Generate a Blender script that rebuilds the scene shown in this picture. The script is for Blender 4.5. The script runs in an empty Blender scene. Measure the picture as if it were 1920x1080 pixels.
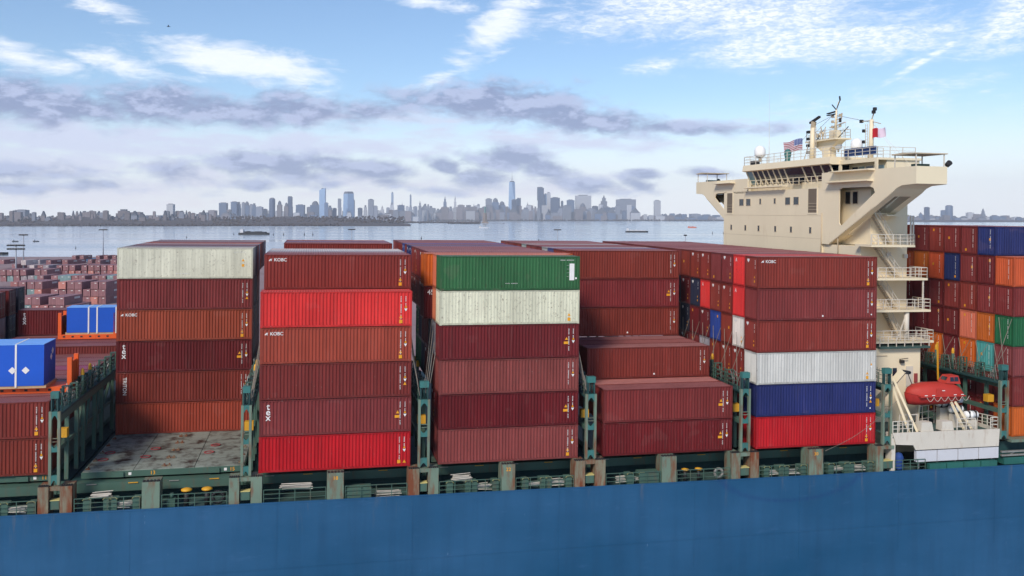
import bpy, bmesh, math, random
from mathutils import Vector, Matrix
random.seed(7)
sc = bpy.context.scene
col = sc.collection
R = math.radians

# ------------------------------------------------------------------ camera, light, exposure
CAM_H = 36.5
F = 1690.5                      # focal length in pixels of a 1920 wide picture
HZ = 408.0                      # row of the horizon
cam = bpy.data.cameras.new("camera")
cam_ob = bpy.data.objects.new("camera", cam)
col.objects.link(cam_ob)
cam_ob.location = (0, 0, CAM_H)
cam_ob.rotation_euler = (R(90), 0, 0)
cam.sensor_width = 36.0
cam.lens = 36.0 * F / 1920.0
cam.shift_y = -(540.0 - HZ) / 1920.0
cam.clip_start = 0.5
cam.clip_end = 60000
sc.camera = cam_ob

SUN_AZ = math.atan2(-0.42, -0.90)   # measured from +Y towards +X
SUN_EL = R(38)
sun = bpy.data.lights.new("sun", 'SUN')
sun.energy = 2.5
sun.angle = R(13)
sun.color = (1.0, 0.91, 0.80)
sun_ob = bpy.data.objects.new("sun", sun)
col.objects.link(sun_ob)
sdir = Vector((math.sin(SUN_AZ) * math.cos(SUN_EL), math.cos(SUN_AZ) * math.cos(SUN_EL), math.sin(SUN_EL)))
sun_ob.rotation_euler = sdir.to_track_quat('Z', 'Y').to_euler()
sun_ob.location = sdir * 300

sc.view_settings.view_transform = 'Standard'
sc.view_settings.look = 'None'
sc.view_settings.exposure = 0.55
sc.view_settings.gamma = 1.0
sc.view_settings.use_curve_mapping = False
sc.cycles.use_denoising = True
sc.cycles.max_bounces = 6
sc.cycles.volume_bounces = 1
sc.cycles.transparent_max_bounces = 8
sc.cycles.caustics_reflective = False
sc.cycles.caustics_refractive = False

def px_dir(x, y):
    return Vector(((x - 960.0) / F, 1.0, -(y - HZ) / F))

# ------------------------------------------------------------------ sky
world = bpy.data.worlds.new("World")
sc.world = world
world.use_nodes = True
NT = world.node_tree
NT.nodes.clear()

def build_sky():
    N, L = NT.nodes, NT.links
    def nd(t, **k):
        n = N.new(t)
        for a, v in k.items():
            setattr(n, a, v)
        return n
    def math_(op, a, b=None, c=None, clamp=False):
        n = nd('ShaderNodeMath', operation=op)
        n.use_clamp = clamp
        for i, v in enumerate((a, b, c)):
            if v is None:
                continue
            if isinstance(v, (int, float)):
                n.inputs[i].default_value = v
            else:
                L.new(v, n.inputs[i])
        return n.outputs[0]
    def ramp(v, lo, hi, a=0.0, b=1.0, smooth=True):
        n = nd('ShaderNodeMapRange')
        n.interpolation_type = 'SMOOTHSTEP' if smooth else 'LINEAR'
        L.new(v, n.inputs[0])
        for i, q in enumerate((lo, hi, a, b)):
            n.inputs[i + 1].default_value = q
        return n.outputs[0]
    def mix(f, a, b):
        n = nd('ShaderNodeMix', data_type='RGBA')
        for s, v in ((0, f), (6, a), (7, b)):
            if isinstance(v, (int, float)):
                n.inputs[s].default_value = v
            elif isinstance(v, tuple):
                n.inputs[s].default_value = (*v, 1)
            else:
                L.new(v, n.inputs[s])
        return n.outputs[2]
    tc = nd('ShaderNodeTexCoord')
    sep = nd('ShaderNodeSeparateXYZ')
    L.new(tc.outputs['Generated'], sep.inputs[0])
    X, Y, Z = sep.outputs
    az = math_('ARCTAN2', X, Y)
    el = math_('ARCSINE', Z)
    comb = nd('ShaderNodeCombineXYZ')
    L.new(az, comb.inputs[0]); L.new(el, comb.inputs[1])
    AE = comb.outputs[0]
    def noise(scale, stretch=(1, 1, 1), detail=6, rough=0.55, dist=0.0, off=0.0):
        m = nd('ShaderNodeMapping')
        L.new(tc.outputs['Generated'], m.inputs[0])
        m.inputs[1].default_value = (off, off * 1.7, off * .3)
        m.inputs[3].default_value = stretch
        n = nd('ShaderNodeTexNoise')
        n.inputs['Scale'].default_value = scale
        n.inputs['Detail'].default_value = detail
        n.inputs['Roughness'].default_value = rough
        n.inputs['Distortion'].default_value = dist
        L.new(m.outputs[0], n.inputs['Vector'])
        return n.outputs[0]
    def field(blobs):
        cur = None
        for (x, y, rx, ry, ang, s) in blobs:
            d = px_dir(x, y).normalized()
            m = nd('ShaderNodeMapping', vector_type='TEXTURE')
            L.new(AE, m.inputs[0])
            m.inputs[1].default_value = (math.atan2(d.x, d.y), math.asin(d.z), 0)
            m.inputs[2].default_value = (0, 0, R(ang))
            m.inputs[3].default_value = (rx / F, ry / F, 1)
            ln = nd('ShaderNodeVectorMath', operation='LENGTH')
            L.new(m.outputs[0], ln.inputs[0])
            v = math_('MULTIPLY', math_('SUBTRACT', 1.0, ln.outputs['Value']), s)
            cur = v if cur is None else math_('MAXIMUM', cur, v)
        return math_('MAXIMUM', cur, -1.0)
    # clear air
    sky = nd('ShaderNodeTexSky', sky_type='NISHITA')
    sky.sun_disc = False
    sky.sun_elevation = SUN_EL
    sky.sun_rotation = SUN_AZ
    sky.altitude = 30
    sky.air_density = 1.0
    sky.dust_density = 0.2
    sky.ozone_density = 2.0
    sm = nd('ShaderNodeMix', data_type='RGBA', blend_type='MULTIPLY')
    sm.inputs[0].default_value = 1.0
    L.new(sky.outputs[0], sm.inputs[6])
    sm.inputs[7].default_value = (0.078, 0.087, 0.097, 1)
    base = sm.outputs[2]
    # pale milky air near the horizon
    hz = ramp(el, 0.0, 0.14, 0.92, 0.0)
    base = mix(hz, base, (0.74, 0.75, 0.76))
    # high thin white cloud
    white = [(30, 103, 130, 26, -8, 1.2), (215, 116, 100, 22, -8, 1.0), (440, 118, 190, 40, -6, 1.5), (545, 150, 70, 26, -20, .7),
             (945, 40, 120, 42, 38, 1.3), (790, 0, 130, 14, -8, .8), (800, 158, 80, 16, 18, .9), (180, 8, 70, 18, -15, .7),
             (1380, 25, 420, 62, -6, 1.15), (1560, 75, 280, 50, -2, 1.25), (1470, 95, 160, 34, 6, 1.0), (1235, 122, 75, 18, 10, .85),
             (1895, 40, 90, 44, 35, 1.3), (1880, 92, 80, 16, 8, .8), (1110, 30, 140, 40, -10, .6), (1740, 170, 160, 30, 8, .3)]
    wf = field(white)
    n1 = noise(14, (1, 1, 3.0), 10, .66, .8, 1.3)
    n2 = noise(40, (1, 1, 5.0), 6, .6, .5, 4.1)
    n6 = noise(110, (1, 1.6, 3.6), 4, .6, .5, 9.3)
    wn = math_('ADD', math_('MULTIPLY', math_('SUBTRACT', n1, .5), 2.6), math_('MULTIPLY', math_('SUBTRACT', n2, .5), 1.1))
    out_az = ramp(math_('ABSOLUTE', az), 0.52, 0.75)
    wf = math_('ADD', wf, math_('MULTIPLY', out_az, 0.75))
    wd = ramp(math_('ADD', wf, wn), -0.15, 1.05)
    wd = math_('MULTIPLY', wd, math_('MULTIPLY', ramp(el, 0.02, 0.08), math_('MAXIMUM', ramp(n6, .34, .62, .40, 1.0), ramp(az, .10, -.02, 0.0, .92))))
    base = mix(math_('MULTIPLY', wd, .88), base, (0.78, 0.80, 0.84))
    # contrail
    a = px_dir(1795, 76).normalized(); b = px_dir(1650, 162).normalized()
    a = Vector((math.atan2(a.x, a.y), math.asin(a.z), 0)); b = Vector((math.atan2(b.x, b.y), math.asin(b.z), 0))
    m = nd('ShaderNodeMapping', vector_type='TEXTURE')
    L.new(AE, m.inputs[0])
    d = a - b
    m.inputs[1].default_value = (a + b) / 2
    m.inputs[2].default_value = (0, 0, math.atan2(d.y, d.x))
    m.inputs[3].default_value = (d.length / 2, 7.5 / F, 1)
    s2 = nd('ShaderNodeSeparateXYZ'); L.new(m.outputs[0], s2.inputs[0])
    ct = math_('MULTIPLY', ramp(math_('ABSOLUTE', s2.outputs[1]), 0.2, 1.0, 1, 0), ramp(math_('ABSOLUTE', s2.outputs[0]), .75, 1.0, 1, 0))
    ct = math_('MULTIPLY', ct, math_('MULTIPLY', ramp(n2, .3, .6), ramp(s2.outputs[0], -1, .6, .3, .95)))
    base = mix(ct, base, (0.82, 0.84, 0.88))
    # pale lilac veil layers
    veil = [(120, 258, 420, 36, -2, 1.1), (520, 272, 380, 26, 0, .9), (760, 225, 260, 30, 0, .6), (1050, 265, 300, 22, -3, .9),
            (70, 308, 190, 34, 0, 1.3), (330, 320, 110, 30, -10, 1.2), (160, 365, 240, 34, 0, 1.2), (700, 345, 180, 24, 0, .6), (1000, 350, 260, 24, 0, .7), (1400, 240, 160, 20, 0, .4)]
    vf = field(veil)
    n3 = noise(22, (1, 1, 4.5), 7, .55, .2, 7.7)
    vf = math_('ADD', vf, math_('MULTIPLY', out_az, math_('MULTIPLY', ramp(el, .30, .12), .8)))
    vd = ramp(math_('ADD', vf, math_('MULTIPLY', math_('SUBTRACT', n3, .5), 2.4)), -0.15, 0.85)
    warm = ramp(el, 0.0, 0.075)
    vcol = mix(warm, (0.72, 0.69, 0.70), (0.50, 0.54, 0.68))
    base = mix(math_('MULTIPLY', vd, .92), base, vcol)
    # grey violet stratocumulus
    dark = [(40, 190, 130, 46, 0, 1.3), (150, 205, 150, 34, 0, 1.2), (290, 195, 110, 40, 0, 1.3), (430, 208, 170, 34, -3, 1.2), (560, 205, 130, 34, -4, 1.1),
            (690, 210, 120, 22, 4, 0.7), (800, 185, 90, 28, 0, 0.8), (950, 195, 190, 48, -3, 1.35), (1080, 225, 190, 30, -5, 1.2), (1250, 238, 200, 14, -3, 0.9),
            (470, 305, 78.4, 29, 0, 1.32), (545, 318, 89.6, 29, -15, 1.32), (625, 310, 67.2, 26.1, -5, 1.21), (700, 322, 100.8, 26.1, -6, 1.21), (730, 341, 56, 13.05, 0, 1.1),
            (830, 314, 44.8, 18.85, -20, 1.21), (960, 298, 89.6, 31.9, 0, 1.43), (1020, 318, 78.4, 29, -15, 1.32), (900, 335, 78.4, 23.2, 0, 1.1), (1090, 345, 100.8, 17.4, -8, 0.99),
            (820, 358, 56, 11.6, -5, 0.99), (1205, 327, 44.8, 10.15, -4, 1.1), (1195, 345, 44.8, 15.95, -20, 1.1), (1325, 325, 56, 10.15, -6, 1.1), (478, 346, 38.08, 13.05, 0, 0.99),
            (40, 322, 156.8, 20.3, 0, 0.77), (180, 347, 67.2, 14.5, 0, 0.88), (30, 352, 78.4, 14.5, 0, 0.77), (330, 325, 78.4, 23.2, -12, 0.77), (620, 345, 33.6, 8.7, 0, 0.77)]
    df = field(dark)
    def body(dz):
        m = nd('ShaderNodeMapping')
        L.new(tc.outputs['Generated'], m.inputs[0])
        m.inputs[1].default_value = (2.9, 4.9, .9 + dz * 2.3)
        m.inputs[3].default_value = (1, 1, 2.3)
        n = nd('ShaderNodeTexNoise')
        n.inputs['Scale'].default_value = 24; n.inputs['Detail'].default_value = 10
        n.inputs['Roughness'].default_value = .60; n.inputs['Distortion'].default_value = .25
        L.new(m.outputs[0], n.inputs['Vector'])
        return n.outputs[0]
    n4 = body(0.0)
    lit = math_('SUBTRACT', n4, body(.011))
    df = math_('ADD', df, math_('MULTIPLY', out_az, math_('MULTIPLY', math_('MULTIPLY', ramp(el, .22, .14), ramp(el, .03, .08)), .75)))
    dd = ramp(math_('ADD', df, math_('MULTIPLY', math_('SUBTRACT', n4, .5), 3.0)), -0.30, 0.85)
    n5 = noise(46, (1, 1, 2.6), 8, .6, .3, 2.2)
    dc = mix(ramp(math_('ADD', lit, math_('MULTIPLY', math_('SUBTRACT', n5, .5), .35)), -.07, .13), (0.19, 0.235, 0.385), (0.35, 0.40, 0.57))
    base = mix(math_('MULTIPLY', dd, .94), base, dc)
    bg = nd('ShaderNodeBackground')
    L.new(base, bg.inputs[0])
    bg.inputs[1].default_value = 1.0
    out = nd('ShaderNodeOutputWorld')
    L.new(bg.outputs[0], out.inputs[0])
build_sky()
world.cycles.sampling_method = 'MANUAL'
world.cycles.sample_map_resolution = 512

# ------------------------------------------------------------------ the ship's own frame (a slight list and trim)
YAW, ROLL, PIT = .2179, .0067, -.0110
_a = Vector((math.cos(YAW) * math.cos(PIT), math.sin(YAW) * math.cos(PIT), math.sin(PIT)))
_b = Vector((-math.sin(YAW), math.cos(YAW), 0))
_u = _a.cross(_b)
_b = _b * math.cos(ROLL) + _u * math.sin(ROLL)
_u = _a.cross(_b)
SHIP = Matrix(((_a.x, _b.x, _u.x, -20.381), (_a.y, _b.y, _u.y, 72.495), (_a.z, _b.z, _u.z, CAM_H - 20.564), (0, 0, 0, 1)))

# ------------------------------------------------------------------ mesh helpers
class MB:
    def __init__(self):
        self.v, self.f, self.m, self.sm = [], [], [], []
    def add(self, vs, fs, mat=0, smooth=False):
        o = len(self.v)
        self.v += [tuple(p) for p in vs]
        self.f += [tuple(i + o for i in f) for f in fs]
        self.m += [mat] * len(fs)
        self.sm += [smooth] * len(fs)
        return self
    def box(self, x0, x1, y0, y1, z0, z1, mat=0):
        return self.add([(x0, y0, z0), (x1, y0, z0), (x1, y1, z0), (x0, y1, z0), (x0, y0, z1), (x1, y0, z1), (x1, y1, z1), (x0, y1, z1)],
                        [(0, 3, 2, 1), (4, 5, 6, 7), (0, 1, 5, 4), (1, 2, 6, 5), (2, 3, 7, 6), (3, 0, 4, 7)], mat)
    def cyl(self, p, q, r, n=8, r2=None, mat=0, cap=True):
        p, q = Vector(p), Vector(q)
        d = (q - p).normalized()
        s = d.orthogonal().normalized(); t = d.cross(s)
        r2 = r if r2 is None else r2
        vs = []
        for c, rr in ((p, r), (q, r2)):
            for i in range(n):
                a = 2 * math.pi * i / n + math.pi / n
                vs.append(c + (s * math.cos(a) + t * math.sin(a)) * rr)
        fs = [(i, (i + 1) % n, n + (i + 1) % n, n + i) for i in range(n)]
        self.add(vs, fs, mat, n > 5)
        if cap:
            self.add([], [])
            o = len(self.v) - 2 * n
            self.f += [tuple(range(o + n - 1, o - 1, -1)), tuple(range(o + n, o + 2 * n))]
            self.m += [mat] * 2; self.sm += [False] * 2
        return self
    def bar(self, p, q, w, h=None, mat=0):
        "rectangular bar, width w, height h, kept upright"
        p, q = Vector(p), Vector(q)
        h = w if h is None else h
        d = (q - p).normalized()
        s = d.cross(Vector((0, 0, 1)))
        s = Vector((1, 0, 0)) if s.length < 1e-4 else s.normalized()
        t = s.cross(d)
        vs = [c + s * (w / 2) * i + t * (h / 2) * j for c in (p, q) for i, j in ((-1, -1), (1, -1), (1, 1), (-1, 1))]
        return self.add(vs, [(0, 1, 2, 3), (7, 6, 5, 4), (0, 4, 5, 1), (1, 5, 6, 2), (2, 6, 7, 3), (3, 7, 4, 0)], mat)
    def prism(self, pts, axis, a, b, mat=0):
        "outline pts in the two other axes, extruded from a to b"
        def P(q, c):
            return {0: (c, q[0], q[1]), 1: (q[0], c, q[1]), 2: (q[0], q[1], c)}[axis]
        n = len(pts)
        vs = [P(q, a) for q in pts] + [P(q, b) for q in pts]
        fs = [tuple(range(n)), tuple(range(2 * n - 1, n - 1, -1))] + [(i, n + i, n + (i + 1) % n, (i + 1) % n) for i in range(n)]
        return self.add(vs, fs, mat)
    def lathe(self, c, prof, n=16, mat=0):
        "prof = (radius, height) pairs from bottom to top around the z axis at c"
        vs = [(c[0] + r * math.cos(2 * math.pi * i / n), c[1] + r * math.sin(2 * math.pi * i / n), c[2] + z) for r, z in prof for i in range(n)]
        fs = [(k * n + i, k * n + (i + 1) % n, (k + 1) * n + (i + 1) % n, (k + 1) * n + i) for k in range(len(prof) - 1) for i in range(n)]
        return self.add(vs, fs, mat, True)
    def mesh(self, name, mats):
        me = bpy.data.meshes.new(name)
        me.from_pydata(self.v, [], self.f)
        for m in (mats if isinstance(mats, (list, tuple)) else [mats]):
            me.materials.append(m)
        me.polygons.foreach_set('material_index', self.m)
        me.polygons.foreach_set('use_smooth', self.sm)
        bm = bmesh.new(); bm.from_mesh(me)
        bmesh.ops.recalc_face_normals(bm, faces=bm.faces)
        bm.to_mesh(me); bm.free()
        return me
    def build(self, name, mats, parent=None, mw=None):
        return link(name, self.mesh(name, mats), parent, mw)

def link(name, me, parent=None, mw=None):
    o = bpy.data.objects.new(name, me)
    col.objects.link(o)
    if parent is not None:
        o.parent = parent
    if mw is not None:
        o.matrix_basis = mw
    return o

def tag(o, label=None, cat=None, group=None, kind=None):
    if label: o['label'] = label
    if cat: o['category'] = cat
    if group: o['group'] = group
    if kind: o['kind'] = kind
    return o

def empty(name, mw):
    o = bpy.data.objects.new(name, None)
    o.empty_display_size = .3
    col.objects.link(o)
    o.matrix_basis = mw
    return o

_txt = {}
def text_mesh(s, size, mat):
    k = (s, size, mat.name)
    if k not in _txt:
        cu = bpy.data.curves.new('lettering', 'FONT')
        cu.body = s; cu.offset = size * .012; cu.size = size; cu.align_x = 'CENTER'; cu.align_y = 'CENTER'
        cu.resolution_u = 3
        o = bpy.data.objects.new('lettering', cu)
        col.objects.link(o)
        bpy.context.view_layer.update()
        me = bpy.data.meshes.new_from_object(o.evaluated_get(bpy.context.evaluated_depsgraph_get()))
        bpy.data.objects.remove(o)
        me.materials.clear(); me.materials.append(mat)
        _txt[k] = me
    return _txt[k]
def T(x, y, z): return Matrix.Translation((x, y, z))
FACE_NEAR = Matrix.Rotation(R(90), 4, 'X')                                   # text on a face looking towards -y
FACE_AFT = Matrix.Rotation(R(-90), 4, 'Z') @ Matrix.Rotation(R(90), 4, 'X')  # text on a face looking towards -x

# ------------------------------------------------------------------ materials
def lin(r, g, b):
    return tuple(((c / 255) / 12.92 if c / 255 <= .04045 else ((c / 255 + .055) / 1.055) ** 2.4) for c in (r, g, b))

def mat_base(name):
    m = bpy.data.materials.new(name)
    m.use_nodes = True
    nt = m.node_tree
    p = nt.nodes['Principled BSDF']
    return m, nt, p

def paint(name, rgb, rough=.5, var=.12, dirt=.25, dirtcol=(60, 42, 34), scale=1.0, metal=0.0, streak=True, spec=.4, thr=.60):
    m, nt, p = mat_base(name)
    N, L = nt.nodes, nt.links
    tc = N.new('ShaderNodeTexCoord')
    mp = N.new('ShaderNodeMapping'); L.new(tc.outputs['Object'], mp.inputs[0])
    mp.inputs[3].default_value = (scale, scale, scale * (.22 if streak else 1))
    n1 = N.new('ShaderNodeTexNoise'); n1.inputs['Scale'].default_value = 2.2; n1.inputs['Detail'].default_value = 7; n1.inputs['Roughness'].default_value = .65
    L.new(mp.outputs[0], n1.inputs['Vector'])
    n2 = N.new('ShaderNodeTexNoise'); n2.inputs['Scale'].default_value = .45 * scale; n2.inputs['Detail'].default_value = 5
    L.new(tc.outputs['Object'], n2.inputs['Vector'])
    c = lin(*rgb)
    mr = N.new('ShaderNodeMapRange'); L.new(n2.outputs[0], mr.inputs[0])
    mr.inputs[1].default_value = .25; mr.inputs[2].default_value = .75; mr.inputs[3].default_value = 1 - var; mr.inputs[4].default_value = 1 + var
    sc_ = N.new('ShaderNodeVectorMath'); sc_.operation = 'SCALE'; sc_.inputs[0].default_value = c
    L.new(mr.outputs[0], sc_.inputs['Scale'])
    th = N.new('ShaderNodeMapRange'); L.new(n1.outputs[0], th.inputs[0])
    th.inputs[1].default_value = thr - .06; th.inputs[2].default_value = thr + .12; th.inputs[3].default_value = 0; th.inputs[4].default_value = dirt
    mx = N.new('ShaderNodeMix'); mx.data_type = 'RGBA'
    L.new(th.outputs[0], mx.inputs[0]); L.new(sc_.outputs[0], mx.inputs[6]); mx.inputs[7].default_value = (*lin(*dirtcol), 1)
    L.new(mx.outputs[2], p.inputs['Base Color'])
    rr = N.new('ShaderNodeMapRange'); L.new(n1.outputs[0], rr.inputs[0]); rr.inputs[3].default_value = rough - .1; rr.inputs[4].default_value = min(1, rough + .18)
    L.new(rr.outputs[0], p.inputs['Roughness'])
    p.inputs['Metallic'].default_value = metal
    p.inputs['Specular IOR Level'].default_value = spec
    return m

def container_paint():
    "colour and wear come from each container's own object colour"
    m, nt, p = mat_base('container_paint')
    N, L = nt.nodes, nt.links
    oi = N.new('ShaderNodeObjectInfo')
    tc = N.new('ShaderNodeTexCoord')
    add = N.new('ShaderNodeVectorMath'); add.operation = 'ADD'
    cmb = N.new('ShaderNodeCombineXYZ')
    mu = N.new('ShaderNodeMath'); mu.operation = 'MULTIPLY'; mu.inputs[1].default_value = 57
    L.new(oi.outputs['Random'], mu.inputs[0]); L.new(mu.outputs[0], cmb.inputs[0]); L.new(mu.outputs[0], cmb.inputs[1])
    L.new(tc.outputs['Object'], add.inputs[0]); L.new(cmb.outputs[0], add.inputs[1])
    def noise(sx, sz, scale, det, rough=.6):
        mp = N.new('ShaderNodeMapping'); L.new(add.outputs[0], mp.inputs[0]); mp.inputs[3].default_value = (sx, sx, sz)
        n = N.new('ShaderNodeTexNoise'); n.inputs['Scale'].default_value = scale; n.inputs['Detail'].default_value = det; n.inputs['Roughness'].default_value = rough
        L.new(mp.outputs[0], n.inputs['Vector'])
        return n.outputs[0]
    def rng(v, a, b, c, d):
        r = N.new('ShaderNodeMapRange'); L.new(v, r.inputs[0])
        for i, q in enumerate((a, b, c, d)): r.inputs[i + 1].default_value = q
        return r.outputs[0]
    def mul(a, b):
        q = N.new('ShaderNodeMath'); q.operation = 'MULTIPLY'; q.use_clamp = True
        for i, v in enumerate((a, b)):
            if isinstance(v, float): q.inputs[i].default_value = v
            else: L.new(v, q.inputs[i])
        return q.outputs[0]
    def mix(f, a, b):
        q = N.new('ShaderNodeMix'); q.data_type = 'RGBA'
        L.new(f, q.inputs[0]); L.new(a, q.inputs[6])
        if isinstance(b, tuple): q.inputs[7].default_value = (*b, 1)
        else: L.new(b, q.inputs[7])
        return q.outputs[2]
    big = noise(1, .5, .35, 4)
    streaks = noise(1, .10, 3.2, 7, .7)
    spots = noise(1, .8, 5.5, 6, .65)
    wear = oi.outputs['Alpha']
    vs = N.new('ShaderNodeVectorMath'); vs.operation = 'SCALE'
    L.new(oi.outputs['Color'], vs.inputs[0]); L.new(rng(big, .3, .7, .86, 1.13), vs.inputs['Scale'])
    c = vs.outputs[0]
    c = mix(mul(rng(streaks, .54, .82, 0, .13), 1.0), c, (.30, .22, .20))            # faded, chalky streaks
    c = mix(mul(rng(spots, .56, .70, 0, .85), mul(wear, rng(streaks, .35, .65, .35, 1.0))), c, (.07, .035, .025))  # rust and scrapes
    grime = noise(1.0, .05, 2.1, 8, .72)
    vs2 = N.new('ShaderNodeVectorMath'); vs2.operation = 'SCALE'
    L.new(c, vs2.inputs[0]); L.new(rng(grime, .40, .68, 1.05, .78), vs2.inputs['Scale'])
    c = vs2.outputs[0]
    patch = noise(.35, .5, 1.0, 3, .5)
    c = mix(rng(patch, .64, .66, 0, .06), c, (.34, .20, .18))                        # touched-up, faded panels
    scr = noise(1.3, .06, 5.0, 5, .8)
    c = mix(mul(rng(scr, .69, .73, 0, .45), rng(big, .35, .6, 0, 1.0)), c, (.40, .30, .28))  # pale scrapes
    fr = noise(1, .3, 9, 4)
    c = mix(mul(rng(fr, .66, .74, 0, .45), wear), c, (.42, .36, .33))
    L.new(c, p.inputs['Base Color'])
    L.new(rng(streaks, .2, .8, .42, .68), p.inputs['Roughness'])
    p.inputs['Specular IOR Level'].default_value = .22
    bp = N.new('ShaderNodeBump'); bp.inputs['Strength'].default_value = .35; bp.inputs['Distance'].default_value = .05
    L.new(noise(1, 1, 1.6, 3), bp.inputs['Height'])
    L.new(bp.outputs[0], p.inputs['Normal'])
    return m

M = {}
M['cont'] = container_paint()
M['white_mark'] = paint('white_marking', (225, 222, 218), .6, .05, .2, (150, 140, 130), 2)
M['yellow_mark'] = paint('yellow_marking', (222, 152, 30), .6, .08, .2, (120, 70, 20), 2)
M['black_mark'] = paint('black_marking', (30, 28, 28), .6, .05, .1)
M['green'] = paint('green_deck_paint', (66, 94, 82), .55, .16, .6, (96, 78, 60), .9, thr=.58)
M['green_post'] = paint('weathered_green_post', (104, 122, 106), .6, .16, .85, (112, 66, 40), .8, thr=.53)
M['rust_post'] = paint('rusty_post', (120, 116, 96), .65, .2, 1.0, (112, 60, 34), .8, thr=.46)
M['teal'] = paint('teal_fitting_paint', (54, 108, 104), .55, .15, .6, (70, 60, 48))
M['dark_teal'] = paint('dark_teal_coaming', (34, 66, 66), .6, .15, .4, (24, 28, 28))
M['dark'] = paint('dark_steel', (38, 38, 40), .6, .2, .3, (60, 40, 30))
M['steel'] = paint('galvanised_steel', (150, 148, 142), .45, .15, .4, (90, 70, 55), 2, .4)
M['yellow'] = paint('yellow_safety_paint', (205, 150, 38), .5, .1, .4, (110, 70, 30))
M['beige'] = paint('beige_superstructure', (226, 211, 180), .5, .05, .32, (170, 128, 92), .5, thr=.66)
M['beige_dark'] = paint('darker_beige_fitting', (188, 172, 146), .55, .06, .3, (130, 92, 60), .8, thr=.62)  # darker beige for fittings, frames and stairs
M['white'] = paint('white_ship_paint', (204, 196, 182), .5, .07, .45, (150, 116, 86), 1, thr=.60)
M['deck_green'] = paint('green_walkway', (58, 82, 78), .7, .2, .5, (80, 70, 60), 1, streak=False)
M['hatch'] = paint('worn_hatch_steel', (130, 138, 128), .5, .25, 1.0, (46, 33, 26), .34, streak=False, thr=.525)
M['red'] = paint('lifeboat_orange_red', (176, 52, 42), .6, .06, .15, (140, 60, 50), 1)
M['dome'] = paint('radome_white', (232, 232, 230), .4, .02, .1, (180, 175, 165))
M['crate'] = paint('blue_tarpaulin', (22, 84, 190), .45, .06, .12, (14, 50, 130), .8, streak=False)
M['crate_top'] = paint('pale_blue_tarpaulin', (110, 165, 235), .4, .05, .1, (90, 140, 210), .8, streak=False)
M['orange'] = paint('orange_flat_rack', (222, 92, 36), .5, .08, .4, (110, 50, 26), 1)
M['wood'] = paint('timber', (188, 158, 122), .8, .12, .3, (120, 90, 60), 3, streak=False)
M['blue_cloth'] = paint('navy_canvas', (44, 68, 112), .8, .08, .1)
M['rope'] = paint('mooring_rope', (184, 178, 166), .85, .1, .3, (130, 118, 104), 3)
M['grey_box'] = paint('grey_panel', (196, 196, 200), .45, .03, .2, (150, 140, 132), 1)
M['grey_roof'] = paint('blue_shed_roof', (52, 92, 128), .5, .08, .1)
M['red_faded'] = paint('faded_red_paint', (150, 66, 66), .6, .1, .4, (80, 50, 46))
M['red_dark'] = paint('lifeboat_lower_red', (168, 42, 38), .55, .1, .4, (120, 40, 36))
M['teal_dark'] = paint('dark_green_canvas', (34, 92, 84), .65, .12, .3, (30, 60, 56))
M['recess'] = paint('recess_shade', (112, 100, 84), .6, .08, .2, (80, 66, 52))  # darker tone that paints in the shade of the tall openings
M['yellow_pale'] = paint('pale_yellow_paint', (196, 184, 118), .6, .1, .3, (120, 96, 60))
M['rod'] = paint('worn_lashing_rod', (128, 118, 106), .5, .2, .5, (80, 56, 42), 2)
M['blue_tarp'] = paint('dark_blue_tarpaulin', (34, 66, 128), .7, .25, .4, (20, 40, 84), 3)
M['pole'] = paint('galvanised_mast', (150, 156, 166), .5, .05, .1)

def glass(name, rgb, rough=.08):
    m, nt, p = mat_base(name)
    p.inputs['Base Color'].default_value = (*lin(*rgb), 1)
    p.inputs['Roughness'].default_value = rough
    p.inputs['Specular IOR Level'].default_value = .6
    return m
M['glass'] = glass('dark_window_glass', (28, 38, 50))
M['glass_lit'] = glass('lit_window_glass', (120, 150, 155))  # lit copy of the glass, brightness of the panes put into the colour

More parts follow.
